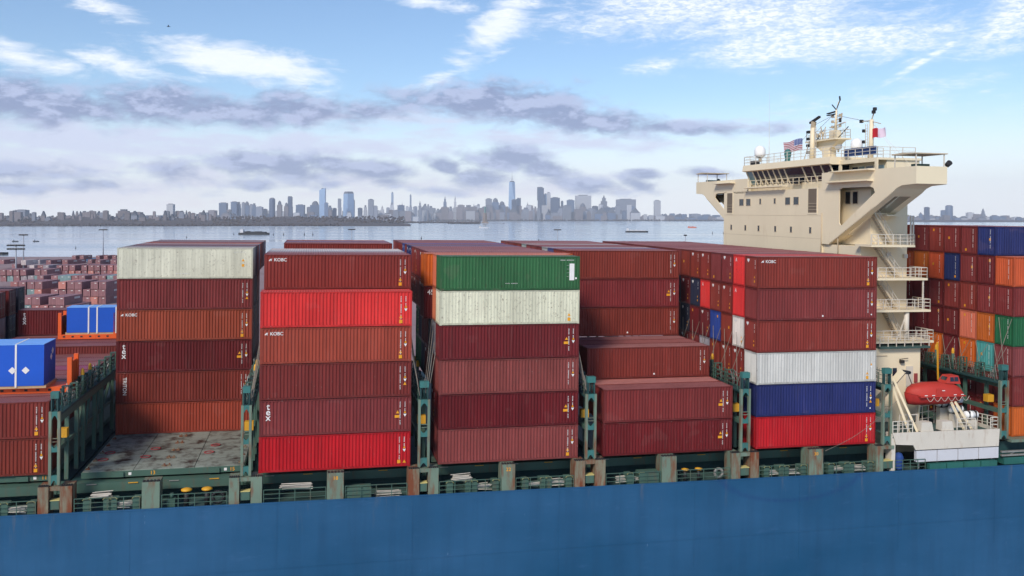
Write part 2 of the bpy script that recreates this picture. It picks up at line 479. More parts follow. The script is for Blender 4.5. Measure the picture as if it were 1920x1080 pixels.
def hull_paint():
    m, nt, p = mat_base('blue_hull_paint')
    N, L = nt.nodes, nt.links
    tc = N.new('ShaderNodeTexCoord')
    def mapn(s, scale, det, rough=.6):
        mp = N.new('ShaderNodeMapping'); L.new(tc.outputs['Object'], mp.inputs[0]); mp.inputs[3].default_value = s
        n = N.new('ShaderNodeTexNoise'); n.inputs['Scale'].default_value = scale; n.inputs['Detail'].default_value = det; n.inputs['Roughness'].default_value = rough
        L.new(mp.outputs[0], n.inputs['Vector']); return n.outputs[0]
    def rng(v, a, b, c, d):
        r = N.new('ShaderNodeMapRange'); L.new(v, r.inputs[0])
        for i, q in enumerate((a, b, c, d)): r.inputs[i + 1].default_value = q
        return r.outputs[0]
    def mix(f, a, b):
        q = N.new('ShaderNodeMix'); q.data_type = 'RGBA'; L.new(f, q.inputs[0])
        for i, v in ((6, a), (7, b)):
            if isinstance(v, tuple): q.inputs[i].default_value = (*v, 1)
            else: L.new(v, q.inputs[i])
        return q.outputs[2]
    def mth(op, a, b=None):
        q = N.new('ShaderNodeMath'); q.operation = op
        for i, v in enumerate((a, b)):
            if v is None: continue
            if isinstance(v, (int, float)): q.inputs[i].default_value = v
            else: L.new(v, q.inputs[i])
        return q.outputs[0]
    c = mix(rng(mapn((.05, .05, .12), 1.0, 5), .3, .7, 0, 1), lin(16, 71, 106), lin(42, 88, 126))
    c = mix(rng(mapn((.5, .5, .05), 1.6, 7), .45, .75, 0, .35), c, lin(20, 56, 86))
    c = mix(rng(mapn((.30, .30, 1.1), 1.2, 9, .75), .58, .85, 0, .35), c, lin(84, 116, 158))      # long rubbing marks
    c = mix(rng(mapn((1.2, 1.2, .25), 3.0, 6, .7), .70, .78, 0, .6), c, lin(150, 170, 196))       # nicks
    sp = N.new('ShaderNodeSeparateXYZ'); L.new(tc.outputs['Object'], sp.inputs[0])
    rustband = rng(sp.outputs[2], -5.0, -2.4, 0, 1)
    c = mix(mth('MULTIPLY', rustband, rng(mapn((.9, .9, .08), 1.5, 7, .7), .60, .78, 0, .55)), c, lin(112, 104, 98))
    # long curved scuff left by a fender chain
    ex = mth('DIVIDE', mth('SUBTRACT', sp.outputs[0], 46.7), 7.2)
    ez = mth('DIVIDE', mth('SUBTRACT', sp.outputs[2], -1.6), 2.9)
    rad = mth('SQRT', mth('ADD', mth('MULTIPLY', ex, ex), mth('MULTIPLY', ez, ez)))
    ring = rng(mth('ABSOLUTE', mth('SUBTRACT', rad, 1.0)), 0.0, .09, .6, 0)
    ring = mth('MULTIPLY', ring, rng(mapn((2, 2, .6), 2, 5), .3, .6, .1, 1.0))
    c = mix(ring, c, lin(24, 56, 104))
    L.new(c, p.inputs['Base Color'])
    p.inputs['Roughness'].default_value = .5
    p.inputs['Specular IOR Level'].default_value = .3
    bp = N.new('ShaderNodeBump'); bp.inputs['Strength'].default_value = .5; bp.inputs['Distance'].default_value = .10
    L.new(mapn((.32, .32, .4), 1.0, 3), bp.inputs['Height']); L.new(bp.outputs[0], p.inputs['Normal'])
    return m
M['hull'] = hull_paint()

def water_mat():
    m, nt, p = mat_base('harbour_water')
    N, L = nt.nodes, nt.links
    p.inputs['Base Color'].default_value = (.33, .39, .44, 1)
    p.inputs['Roughness'].default_value = .22
    p.inputs['IOR'].default_value = 1.333
    tc = N.new('ShaderNodeTexCoord')
    mp = N.new('ShaderNodeMapping'); L.new(tc.outputs['Object'], mp.inputs[0]); mp.inputs[3].default_value = (.02, .05, 1)
    n = N.new('ShaderNodeTexNoise'); n.inputs['Scale'].default_value = 1.0; n.inputs['Detail'].default_value = 6
    L.new(mp.outputs[0], n.inputs['Vector'])
    bp = N.new('ShaderNodeBump'); bp.inputs['Strength'].default_value = .03; bp.inputs['Distance'].default_value = 1.0
    L.new(n.outputs[0], bp.inputs['Height']); L.new(bp.outputs[0], p.inputs['Normal'])
    mp2 = N.new('ShaderNodeMapping'); L.new(tc.outputs['Object'], mp2.inputs[0]); mp2.inputs[3].default_value = (.0007, .006, 1)
    n2 = N.new('ShaderNodeTexNoise'); n2.inputs['Scale'].default_value = 1.0; n2.inputs['Detail'].default_value = 5
    L.new(mp2.outputs[0], n2.inputs['Vector'])
    r = N.new('ShaderNodeMapRange'); L.new(n2.outputs[0], r.inputs[0]); r.inputs[1].default_value = .3; r.inputs[2].default_value = .7; r.inputs[3].default_value = .08; r.inputs[4].default_value = .20
    L.new(r.outputs[0], p.inputs['Roughness'])
    return m
M['water'] = water_mat()

def facade(name, wall, win, sx=3.5, sz=3.6, mixf=.55):
    m, nt, p = mat_base(name)
    N, L = nt.nodes, nt.links
    tc = N.new('ShaderNodeTexCoord')
    br = N.new('ShaderNodeTexBrick')
    mp = N.new('ShaderNodeMapping'); L.new(tc.outputs['Object'], mp.inputs[0]); mp.inputs[2].default_value = (R(90), 0, 0)
    L.new(mp.outputs[0], br.inputs['Vector'])
    br.offset = 0
    br.inputs['Scale'].default_value = 1.0
    br.inputs['Brick Width'].default_value = sx * 3; br.inputs['Row Height'].default_value = sz * 2
    br.inputs['Mortar Size'].default_value = sx * .45
    br.inputs['Color1'].default_value = (*lin(*win), 1); br.inputs['Color2'].default_value = (*lin(*[min(255, c * 1.25) for c in win]), 1)
    br.inputs['Mortar'].default_value = (*lin(*wall), 1)
    n = N.new('ShaderNodeTexNoise'); n.inputs['Scale'].default_value = .02; n.inputs['Detail'].default_value = 3
    L.new(tc.outputs['Object'], n.inputs['Vector'])
    mx = N.new('ShaderNodeMix'); mx.data_type = 'RGBA'; mx.inputs[0].default_value = mixf
    mx.inputs[6].default_value = (*lin(*wall), 1); L.new(br.outputs[0], mx.inputs[7])
    oi = N.new('ShaderNodeObjectInfo')
    r = N.new('ShaderNodeMapRange'); L.new(oi.outputs['Random'], r.inputs[0]); r.inputs[3].default_value = .75; r.inputs[4].default_value = 1.2
    sc_ = N.new('ShaderNodeVectorMath'); sc_.operation = 'SCALE'; L.new(mx.outputs[2], sc_.inputs[0]); L.new(r.outputs[0], sc_.inputs['Scale'])
    L.new(sc_.outputs[0], p.inputs['Base Color'])
    p.inputs['Roughness'].default_value = .5
    return m
FAC = {'blue': facade('blue_glass_facade', (84, 102, 130), (46, 62, 92)), 'grey': facade('grey_stone_facade', (122, 126, 138), (66, 76, 96)),
       'brick': facade('brick_facade', (116, 106, 108), (66, 70, 84)), 'pale': facade('pale_stone_facade', (172, 172, 176), (112, 122, 138)),
       'glass': facade('bright_glass_facade', (132, 156, 184), (96, 124, 160)), 'dark': facade('dark_glass_facade', (56, 70, 96), (32, 42, 66))}

# ================================================================== SETTING
w = MB(); w.add([(-9800, -550, 0), (9800, -550, 0), (9800, 14600, 0), (-9800, 14600, 0)], [(0, 1, 2, 3)])
tag(w.build('water', M['water']), 'calm pale harbour water behind the ship', None, None, 'structure')

M['asphalt'] = paint('yard_asphalt', (140, 118, 118), .85, .2, .3, (70, 66, 66), .05, streak=False)
YZ = CAM_H - 30.0                # quay level
q = MB(); q.box(-900, 900, 128, 690, -1, YZ)
tag(q.build('yard_ground', M['asphalt']), 'asphalt ground of the container yard', None, None, 'structure')

def gpt(x, y, z=0.0):
    "world point under pixel x, y at height z"
    d = px_dir(x, y)
    t = (z - CAM_H) / d.z
    return Vector((d.x * t, t, z))
def at(x, dist, z=0.0):
    return Vector(((x - 960) / F * dist, dist, z))
def hgt(y, dist):
    return CAM_H - (y - HZ) / F * dist

# far shores
M['shore'] = paint('winter_scrub', (72, 62, 60), .95, .25, .5, (52, 48, 42), .012, streak=False)
def land(name, x0, x1, d0, d1, ybase, ytop, seed, label):
    rnd = random.Random(seed)
    m = MB(); n = 90; k = 7
    ph = [rnd.uniform(0, 6.3) for _ in range(6)]
    vs = []
    for j in range(k):
        t = j / (k - 1)
        for i in range(n + 1):
            s = i / n
            x = x0 + (x1 - x0) * s
            d = d0 + (d1 - d0) * t
            edge = min(1, s * 9, (1 - s) * 9)
            top = hgt(ytop, d1)
            h = 1.5 + (top - 1.5) * (t ** .8) * edge * (.75 + .25 * math.sin(s * 13 + ph[0]) * math.sin(s * 31 + ph[1]))
            h += rnd.uniform(-.06, .06) * top * t
            if j == 0: h = -.8
            p = at(x, d + 25 * math.sin(s * 21 + ph[2]) * (1 - t) + 12 * math.sin(s * 57 + ph[3]) * (1 - t))
            vs.append((p.x, p.y, max(h, -.8)))
    fs = [(j * (n + 1) + i, j * (n + 1) + i + 1, (j + 1) * (n + 1) + i + 1, (j + 1) * (n + 1) + i) for j in range(k - 1) for i in range(n)]
    m.add(vs, fs)
    return tag(m.build(name, M['shore']), label, None, None, 'structure')
land('shore_hill', -560, 770, 3740, 5400, 424, 403, 3, 'low wooded shore across the harbour at left')
land('far_shore', 300, 1560, 9200, 12500, 416, 409, 5, 'far waterfront land below the central skyline')
land('far_shore_bank', 1540, 2300, 7000, 12000, 418, 408, 6, 'far waterfront land beyond the bridge at right')
land('island', 716, 852, 6000, 6200, 420, 417, 8, 'long dark flat island in front of skyline')
land('statue_island', 786, 946, 5200, 5450, 427, 421, 9, 'small wooded island with the statue')

def woodland(name, x0, x1, d0, d1, zf, n, hmin, hmax, seed, label):
    "leafless winter wood that reads as one mass: many small rough clumps"
    rnd = random.Random(seed)
    m = MB()
    for _ in range(n):
        t = rnd.random()
        x = rnd.uniform(x0, x1); d = d0 + (d1 - d0) * t
        p = at(x, d); h = rnd.uniform(hmin, hmax); r = h * rnd.uniform(.35, .75)
        z = zf(t)
        a0 = rnd.uniform(0, 6.3)
        ring = [(p.x + r * math.cos(a0 + i * 1.257) * rnd.uniform(.7, 1.2), p.y + r * math.sin(a0 + i * 1.257) * rnd.uniform(.7, 1.2), z + h * rnd.uniform(.3, .6)) for i in range(5)]
        top = (p.x + rnd.uniform(-.3, .3) * r, p.y, z + h)
        m.add(ring + [top, (p.x, p.y, z - 1)], [(i, (i + 1) % 5, 5) for i in range(5)] + [((i + 1) % 5, i, 6) for i in range(5)])
    return tag(m.build(name, M['wood_far']), label, 'trees', None, 'stuff')
M['wood_far'] = paint('bare_winter_trees', (70, 60, 58), .95, .3, .5, (48, 46, 40), .05, streak=False)
woodland('shore_wood', -260, 640, 3770, 4300, lambda t: 1 + 6 * t, 1900, 4, 10, 21, 'brown leafless woodland lining the left shore')
woodland('ridge_wood', -260, 760, 4200, 5300, lambda t: 8 + 30 * t, 1700, 6, 14, 22, 'dark trees among houses on the left ridge')
woodland('waterfront_wood', 780, 1370, 9230, 9400, lambda t: 2, 700, 10, 20, 25, 'dark tree line along the central waterfront')
woodland('island_wood', 716, 850, 6010, 6150, lambda t: 1, 420, 7, 13, 23, 'dark trees along the long flat island')
woodland('statue_island_wood', 840, 900, 5220, 5400, lambda t: 1, 260, 7, 15, 24, 'dark trees on the small statue island')

# ------------------------------------------------------------------ far buildings
ORD = ['zeroth', 'first', 'second', 'third', 'fourth', 'fifth', 'sixth', 'seventh', 'eighth', 'ninth', 'tenth']
def nth(i):
    return ORD[i] if i < len(ORD) else '%d%s' % (i, 'th' if 10 < i % 100 < 14 else {1: 'st', 2: 'nd', 3: 'rd'}.get(i % 10, 'th'))

def tower(x0, x1, ytop, dist, shape, fac, label, group=None, zbase=2.0, name='tower_block'):
    c = at((x0 + x1) / 2, dist); wd = (x1 - x0) / F * dist; h = hgt(ytop, dist) - zbase
    dp = wd * .8
    mw = T(c.x, c.y, zbase)
    root = empty(name, mw)
    ma = FAC[fac]
    b = MB()
    hw, hd = wd / 2, dp / 2
    top = h
    roof = None
    if shape == 'box':
        b.box(-hw, hw, -hd, hd, 0, h * .97); roof = MB().box(-hw * .6, hw * .55, -hd * .6, hd * .6, h * .97, h)
    elif shape == 'step':
        b.box(-hw, hw, -hd, hd, 0, h * .7); b.box(-hw * .75, hw * .75, -hd * .75, hd * .75, h * .7, h * .88)
        roof = MB().box(-hw * .45, hw * .45, -hd * .45, hd * .45, h * .88, h)
    elif shape == 'round':
        b.lathe((0, 0, 0), [(hw, 0), (hw, h * .9), (hw * .9, h * .95)], 14); roof = MB().lathe((0, 0, 0), [(hw * .9, h * .95), (hw * .5, h * .99), (0, h)], 14)
    elif shape == 'dome':
        b.box(-hw, hw, -hd, hd, 0, h * .8); roof = MB().lathe((0, 0, h * .8), [(hw * .8, 0), (hw * .7, h * .1), (hw * .4, h * .17), (0, h * .2)], 12)
    elif shape == 'spire':
        b.box(-hw, hw, -hd, hd, 0, h * .55); b.box(-hw * .7, hw * .7, -hd * .7, hd * .7, h * .55, h * .75); b.box(-hw * .42, hw * .42, -hd * .42, hd * .42, h * .75, h * .87)
        roof = MB().cyl((0, 0, h * .87), (0, 0, h), hw * .25, 6, .3)
    elif shape == 'slant':
        b.prism([(-hw, 0), (hw, 0), (hw, h), (-hw * .2, h * .97), (-hw, h * .93)], 1, -hd, hd); roof = MB().box(-hw * .3, hw * .3, -hd * .3, hd * .3, h * .95, h)
    elif shape == 'taper':
        b.cyl((0, 0, 0), (0, 0, h * .93), hw * 1.414, 4, hw * 1.2); roof = MB().cyl((0, 0, h * .93), (0, 0, h), hw * 1.2, 4, hw * .95)
    elif shape == 'supertall':
        # square base turning to an octagon shaft with a mast
        b.add([(-hw, -hw, 0), (hw, -hw, 0), (hw, hw, 0), (-hw, hw, 0), (-hw, -hw, h * .1), (hw, -hw, h * .1), (hw, hw, h * .1), (-hw, hw, h * .1),
               (0, -hw * .78, h * .78), (hw * .78, 0, h * .78), (0, hw * .78, h * .78), (-hw * .78, 0, h * .78)],
              [(0, 1, 5, 4), (1, 2, 6, 5), (2, 3, 7, 6), (3, 0, 4, 7), (4, 5, 8), (5, 6, 9), (6, 7, 10), (7, 4, 11), (5, 9, 8), (6, 10, 9), (7, 11, 10), (4, 8, 11), (8, 9, 10, 11)])
        roof = MB().cyl((0, 0, h * .78), (0, 0, h * .80), hw * .62, 10); roof.cyl((0, 0, h * .8), (0, 0, h), hw * .07, 6, hw * .02)
    elif shape == 'notch':
        b.box(-hw, hw, -hd, hd, 0, h * .3); b.box(-hw * .85, hw, -hd, hd, h * .3, h * .6); b.box(-hw, hw * .85, -hd, hd, h * .6, h * .97)
        roof = MB().box(-hw * .95, hw * .5, -hd * .8, hd * .8, h * .97, h)
    elif shape == 'house':
        b.box(-hw, hw, -hd, hd, 0, h * .6); roof = MB().prism([(-hw * 1.08, h * .6), (hw * 1.08, h * .6), (0, h)], 1, -hd, hd)
    b.build('wall', ma, root)
    if roof:
        roof.build('roof', M['roof_far'], root)
    return tag(root, label, 'building', group)
M['roof_far'] = paint('far_roof', (84, 88, 100), .8, .15, .3, (80, 80, 86), .05, streak=False)

def cluster(items, s, ox, oy, dist, where, group, zbase=2.0, jitter=300):
    rnd = random.Random(len(items) * 31)
    words = {'box': 'flat-topped', 'step': 'stepped', 'round': 'rounded', 'dome': 'dome-topped', 'spire': 'spired', 'slant': 'slant-topped', 'taper': 'tapered', 'supertall': 'tall', 'notch': 'notched', 'house': 'gabled'}
    cols = {'blue': 'blue-grey', 'grey': 'grey', 'brick': 'brown', 'pale': 'pale', 'glass': 'light blue', 'dark': 'dark blue'}
    items = sorted(items, key=lambda t: t[0] + t[1])
    for i, it in enumerate(items):
        x0, x1, y, sh, fa = it[:5]
        lab = it[5] if len(it) > 5 else '%s %s tower, %s from the left in the %s' % (cols[fa], words[sh], nth(i + 1), where)
        dd = dist + rnd.uniform(-jitter, jitter) + (it[6] if len(it) > 6 else 0)
        tower(ox + x0 / s, ox + x1 / s, oy + y / s, dd, sh, fa, lab, group, zbase)

JC = [(147, 210, 318, 'box', 'blue'), (210, 245, 378, 'box', 'brick'), (247, 297, 308, 'box', 'blue'), (297, 328, 313, 'step', 'blue'), (337, 362, 315, 'box', 'grey'),
      (358, 403, 308, 'dome', 'blue'), (405, 430, 330, 'box', 'grey'), (425, 460, 325, 'step', 'blue'), (462, 515, 352, 'box', 'grey'), (515, 552, 372, 'box', 'dark'),
      (570, 622, 277, 'round', 'dark'), (640, 680, 302, 'dome', 'brick'), (700, 735, 318, 'dome', 'brick'), (733, 770, 265, 'notch', 'dark', 'dark twisted tower with notched sides in the left-hand skyline'),
      (805, 873, 335, 'box', 'blue'), (895, 927, 355, 'box', 'grey'), (927, 1002, 305, 'dome', 'blue'), (1003, 1053, 195, 'slant', 'glass', 'tallest slim glass tower with slanted top in left-hand skyline'),
      (1045, 1075, 318, 'box', 'blue'), (1070, 1112, 345, 'step', 'blue'), (1115, 1147, 365, 'box', 'blue'), (1160, 1188, 285, 'notch', 'grey'),
      (1215, 1288, 225, 'taper', 'glass', 'broad tapered glass tower standing alone by the water'), (1286, 1303, 292, 'box', 'blue'), (1332, 1368, 363, 'box', 'dark'), (1380, 1410, 342, 'step', 'pale'),
      (1420, 1465, 288, 'box', 'grey'), (1465, 1498, 345, 'box', 'grey'), (1518, 1560, 345, 'spire', 'pale'), (1672, 1728, 338, 'box', 'blue'), (1845, 1880, 302, 'spire', 'grey'), (1888, 1925, 330, 'step', 'grey')]
cluster(JC, 4.571, 380, 310, 8200, 'left-hand skyline', 'towers of the left-hand skyline')
MT = [(1604, 1640, 320, 'step', 'pale'), (1617, 1635, 228, 'box', 'glass', 'very thin pale residential tower left of the midtown spires'), (1776, 1789, 248, 'box', 'blue', 'needle-thin dark tower among low midtown blocks'), (1765, 1800, 342, 'step', 'grey'), (1704, 1716, 310, 'spire', 'grey'), (1575, 1605, 360, 'box', 'grey'), (1740, 1765, 350, 'box', 'pale'), (1805, 1840, 350, 'box', 'grey')]
cluster(MT, 4.571, 380, 310, 13500, 'midtown skyline', 'distant midtown towers', jitter=500)
MN = [(0, 22, 270, 'step', 'grey'), (25, 62, 295, 'box', 'grey'), (62, 95, 300, 'step', 'grey'), (112, 142, 210, 'spire', 'blue', 'stepped spired skyscraper left of its thinner twin'), (150, 182, 285, 'step', 'grey'), (186, 208, 208, 'spire', 'pale', 'slim pale spired skyscraper right of the stepped one'),
      (215, 262, 272, 'box', 'brick'), (255, 325, 275, 'step', 'brick'), (318, 337, 262, 'spire', 'grey'), (350, 368, 268, 'box', 'grey'), (372, 427, 283, 'dome', 'grey'), (408, 452, 228, 'box', 'grey'),
      (452, 500, 225, 'dome', 'blue'), (498, 545, 248, 'dome', 'blue'), (540, 570, 285, 'box', 'brick'), (565, 617, 40, 'supertall', 'glass', 'tallest glass skyscraper with needle mast in the central skyline', -200),
      (588, 620, 235, 'box', 'dark', 'dark tower at the foot of the tallest skyscraper', -500), (615, 652, 225, 'slant', 'grey'), (650, 684, 330, 'box', 'brick'), (688, 737, 275, 'box', 'brick'), (691, 706, 250, 'spire', 'brick'), (740, 764, 285, 'step', 'brick'),
      (765, 815, 150, 'notch', 'dark', 'dark notched tower second tallest in central skyline'), (790, 810, 195, 'box', 'blue'), (812, 834, 195, 'box', 'glass'), (832, 858, 185, 'box', 'pale'), (858, 921, 220, 'box', 'dark'), (930, 946, 245, 'box', 'dark'), (940, 972, 290, 'step', 'grey'),
      (970, 1022, 237, 'box', 'blue'), (1030, 1136, 205, 'box', 'pale'), (1058, 1102, 262, 'dome', 'brick'), (1020, 1052, 290, 'step', 'brick'), (1145, 1186, 280, 'box', 'dark'), (1190, 1222, 265, 'round', 'pale', 'pale cylindrical tower near right end of central skyline'),
      (1197, 1256, 203, 'spire', 'grey'), (1225, 1282, 290, 'box', 'dark'), (1278, 1313, 290, 'box', 'blue'), (1315, 1442, 232, 'box', 'grey', 'wide grey slab block ending the central skyline'), (1385, 1417, 270, 'box', 'pale', 'pale narrow tower in front of the wide grey slab', -500),
      (1574, 1618, 240, 'box', 'pale', 'pale tower under construction standing alone right of skyline'), (1480, 1522, 345, 'step', 'brick'), (1622, 1642, 335, 'dome', 'brick'), (1720, 1752, 350, 'box', 'grey'), (1820, 1876, 335, 'box', 'blue'), (1898, 1916, 345, 'box', 'grey')]
cluster(MN, 3.692, 800, 310, 10300, 'central skyline', 'towers of the central skyline')
BK = [(20, 68, 150, 'box', 'blue'), (130, 195, 285, 'box', 'grey'), (280, 325, 235, 'dome', 'blue'), (365, 432, 150, 'box', 'dark', 'dark flat-topped tower right of the ship bridge'), (340, 440, 290, 'step', 'blue'), (440, 502, 275, 'step', 'grey'), (540, 577, 315, 'box', 'grey'),
      (625, 692, 200, 'box', 'blue'), (692, 802, 120, 'round', 'blue', 'tall rounded blue tower right of the ship bridge'), (820, 930, 330, 'house', 'grey'), (1025, 1122, 235, 'box', 'pale'), (1130, 1230, 262, 'box', 'brick'), (1252, 1306, 162, 'spire', 'grey', 'clock tower with slender spire far right'),
      (1238, 1342, 280, 'step', 'brick'), (1435, 1607, 295, 'box', 'blue'), (1560, 1682, 340, 'house', 'pale'), (1690, 1832, 345, 'house', 'grey'), (1850, 1925, 360, 'box', 'brick')]
cluster(BK, 8.348, 1690, 370, 9000, 'right-hand skyline', 'towers of the right-hand skyline')
LF = [(145, 234, 150, 'box', 'grey'), (1010, 1113, 148, 'step', 'brick'), (1133, 1215, 170, 'box', 'brick'), (1435, 1492, 100, 'box', 'pale', 'lone pale apartment tower on the left shore'), (1240, 1400, 198, 'box', 'pale', 'long low white shed below the lone tower'),
      (700, 745, 162, 'step', 'brick'), (770, 800, 158, 'box', 'brick'), (1690, 1765, 186, 'box', 'dark'), (1500, 1600, 190, 'box', 'pale'), (410, 480, 236, 'box', 'pale'), (890, 940, 190, 'box', 'brick')]
cluster(LF, 4.571, 0, 360, 5200, 'left shore', 'large blocks on the left shore', 8, 200)

# low waterside blocks, each a small house or block
def low_blocks(n, x0, x1, ylo, yhi, dist, seed, where, group, zb, wpx=(6, 18)):
    rnd = random.Random(seed)
    for i in range(n):
        x = x0 + (x1 - x0) * (i + rnd.uniform(-.3, .3)) / n
        wd = rnd.uniform(*wpx) / 2
        fa = rnd.choice(['brick', 'grey', 'pale', 'blue', 'brick'] if dist > 6000 else ['brick', 'brick', 'grey'])
        sh = rnd.choice(['box', 'box', 'step', 'house'])
        tower(x - wd, x + wd, rnd.uniform(ylo, yhi), dist + rnd.uniform(-500, 400), sh, fa,
              'low %s building, %s from the left along the %s' % ({'brick': 'brown', 'grey': 'grey', 'pale': 'pale', 'blue': 'bluish'}[fa], nth(i + 1), where), group, zb, 'low_building')
low_blocks(64, 380, 800, 392, 407, 8400, 41, 'left-hand skyline waterfront', 'low blocks of the left-hand waterfront', 2)
low_blocks(90, 790, 1200, 384, 406, 9900, 42, 'central skyline waterfront', 'low blocks of the central waterfront', 2)
low_blocks(26, 1195, 1370, 400, 408, 9900, 45, 'shore right of central skyline', 'low blocks right of the central skyline', 2)
low_blocks(34, 1690, 1925, 402, 411, 9200, 43, 'right-hand shore', 'low blocks of the right-hand shore', 2)
low_blocks(60, 2, 410, 394, 407, 4900, 44, 'left ridge', 'houses on the left ridge', 10, (4, 11))

# ------------------------------------------------------------------ statue, craft and marks on the water
M['verdigris'] = paint('verdigris_copper', (92, 126, 122), .7, .1, .2, (90, 120, 110), .05)
M['granite'] = paint('pale_granite', (132, 118, 108), .8, .1, .2, (120, 110, 100), .05)
def statue():
    d = 5300; c = at(909.5, d)
    root = empty('statue', T(c.x, c.y, 3))
    hb = hgt(399, d) - 3; ht = hgt(385, d) - 3
    MB().box(-20, 20, -20, 20, 0, 9).cyl((0, 0, 9), (0, 0, hb), 14, 4, 9).build('pedestal', M['granite'], root)
    f = MB().lathe((0, 0, hb), [(6, 0), (5.2, 8), (4.6, 16), (5.0, 24), (4.8, 28), (2.0, 31), (2.6, 34), (2.2, 37), (0, 38)], 10)
    f.cyl((3.6, 0, hb + 28), (6.5, 0, hb + 40), 1.6, 6, 1.1).cyl((6.5, 0, hb + 40), (6.7, 0, ht + 2), 1.5, 6, .8)
    f.box(-5.5, -3, -4.5, -1.5, hb + 17, hb + 25)
    f.build('robed_figure', M['verdigris'], root)
    tag(root, 'green robed statue with raised arm on stone pedestal', 'statue')
statue()

def vessel(name, px, py, length, beam, label, cat, hullmat, housemat, cargo=None):
    p = gpt(px, py, 0)
    root = empty(name, T(p.x, p.y, 0) @ Matrix.Rotation(R(-8), 4, 'Z'))
    l, b = length / 2, beam / 2
    h = length * .05 + .8
    MB().prism([(-l, -b * .8), (-l, b * .8), (l * .8, b), (l, 0), (l * .8, -b)], 2, -.5, h).build('hull', hullmat, root)
    MB().box(-l * .9, -l * .7, -b * .6, b * .6, h, h + length * .09 + 1).build('deckhouse', housemat, root)
    if cargo:
        m = MB()
        rnd = random.Random(int(px))
        for i in range(9):
            x = -l * .6 + i * l * .155
            m.box(x, x + l * .13, -b * .8, b * .8, h, h + length * .025 + rnd.uniform(0, 2.0))
        m.build('cargo', cargo, root)
    tag(root, label, cat)
vessel('barge', 477, 440, 68, 12, 'long dark barge lying in front of the left-hand skyline', 'barge', M['dark'], M['grey_box'], M['dark'])
vessel('barge', 1194, 435.5, 56, 11, 'loaded barge with pale cargo right of the central skyline', 'barge', M['dark'], M['grey_box'], M['grey_box'])
vessel('cargo_ship', -8, 477, 26, 9, 'dark small ship cut by the left picture edge', 'ship', M['dark'], M['dark'])
M['ferry_orange'] = paint('orange_ferry_paint', (196, 96, 60), .5, .05, .1)
vessel('ferry', 1298, 427, 32, 8, 'small orange ferry left of the ship bridge', 'ferry', M['ferry_orange'], M['ferry_orange'], M['ferry_orange'])
vessel('ferry', 908, 427.5, 36, 8, 'small white ferry moored below the statue', 'ferry', M['grey_box'], M['white'], None)
vessel('tug', 29, 453, 9, 4, 'small dark tug left of its pair near floodlight mast', 'tug', M['dark'], M['grey_box'])
vessel('tug', 68, 453, 9, 4, 'small dark tug right of the floodlight masts', 'tug', M['dark'], M['grey_box'])
for i, (x, y, h) in enumerate([(438.5, 440, 5), (512.5, 441, 5), (531.5, 441, 6), (570.5, 441, 6), (586.5, 441, 6), (350, 446, 4), (142, 466, 3), (790, 448, 5), (1010, 452, 4), (1336, 438, 5), (1356, 438, 5)]):
    p = gpt(x, y, 0)
    r = empty('channel_buoy', T(p.x, p.y, 0))
    MB().lathe((0, 0, -.4), [(h * .25, 0), (h * .25, h * .25), (h * .12, h * .3)], 8).build('float', M['dark'], r)
    MB().cyl((0, 0, 0), (0, 0, h), h * .14, 6, h * .05).build('tower', M['dark'], r)
    tag(r, 'small dark buoy on the harbour, %s from the left' % nth(sorted([438.5, 512.5, 531.5, 570.5, 586.5, 350, 142, 790, 1010, 1336, 1356]).index(x) + 1), 'buoy', 'channel buoys in the harbour')

# a bird high at left
pb = px_dir(316, 50).normalized() * 140 + Vector((0, 0, CAM_H))
br = empty('bird', T(*pb) @ Matrix.Rotation(R(20), 4, 'Z'))
MB().lathe((0, 0, 0), [(0, -.05), (.06, 0), (.05, .05), (0, .08)], 8).cyl((-.22, 0, 0), (.25, 0, .02), .05, 6, .03).build('body', M['dark'], br)
MB().add([(-.05, 0, .03), (.1, 0, .03), (.0, -.5, .14), (-.1, -.5, .14), (-.05, 0, .05), (.1, 0, .05)], [(0, 1, 2, 3), (3, 2, 5, 4)]).add([(-.05, 0, .03), (.1, 0, .03), (.0, .5, .14), (-.1, .5, .14), (-.05, 0, .05), (.1, 0, .05)], [(0, 1, 2, 3), (3, 2, 5, 4)]).build('wing', M['dark'], br)
tag(br, 'small dark bird flying high in the left sky', 'bird')

# ------------------------------------------------------------------ container meshes shared by all containers
CW = 2.438
def corr(n, a, b, d):
    "trapezoid corrugation: positions and depths along a..b"
    out = []
    p = (b - a) / n
    for i in range(n):
        x = a + i * p
        out += [(x, 0), (x + .26 * p, 0), (x + .5 * p, d), (x + .76 * p, d)]
    out.append((b, 0))
    return out

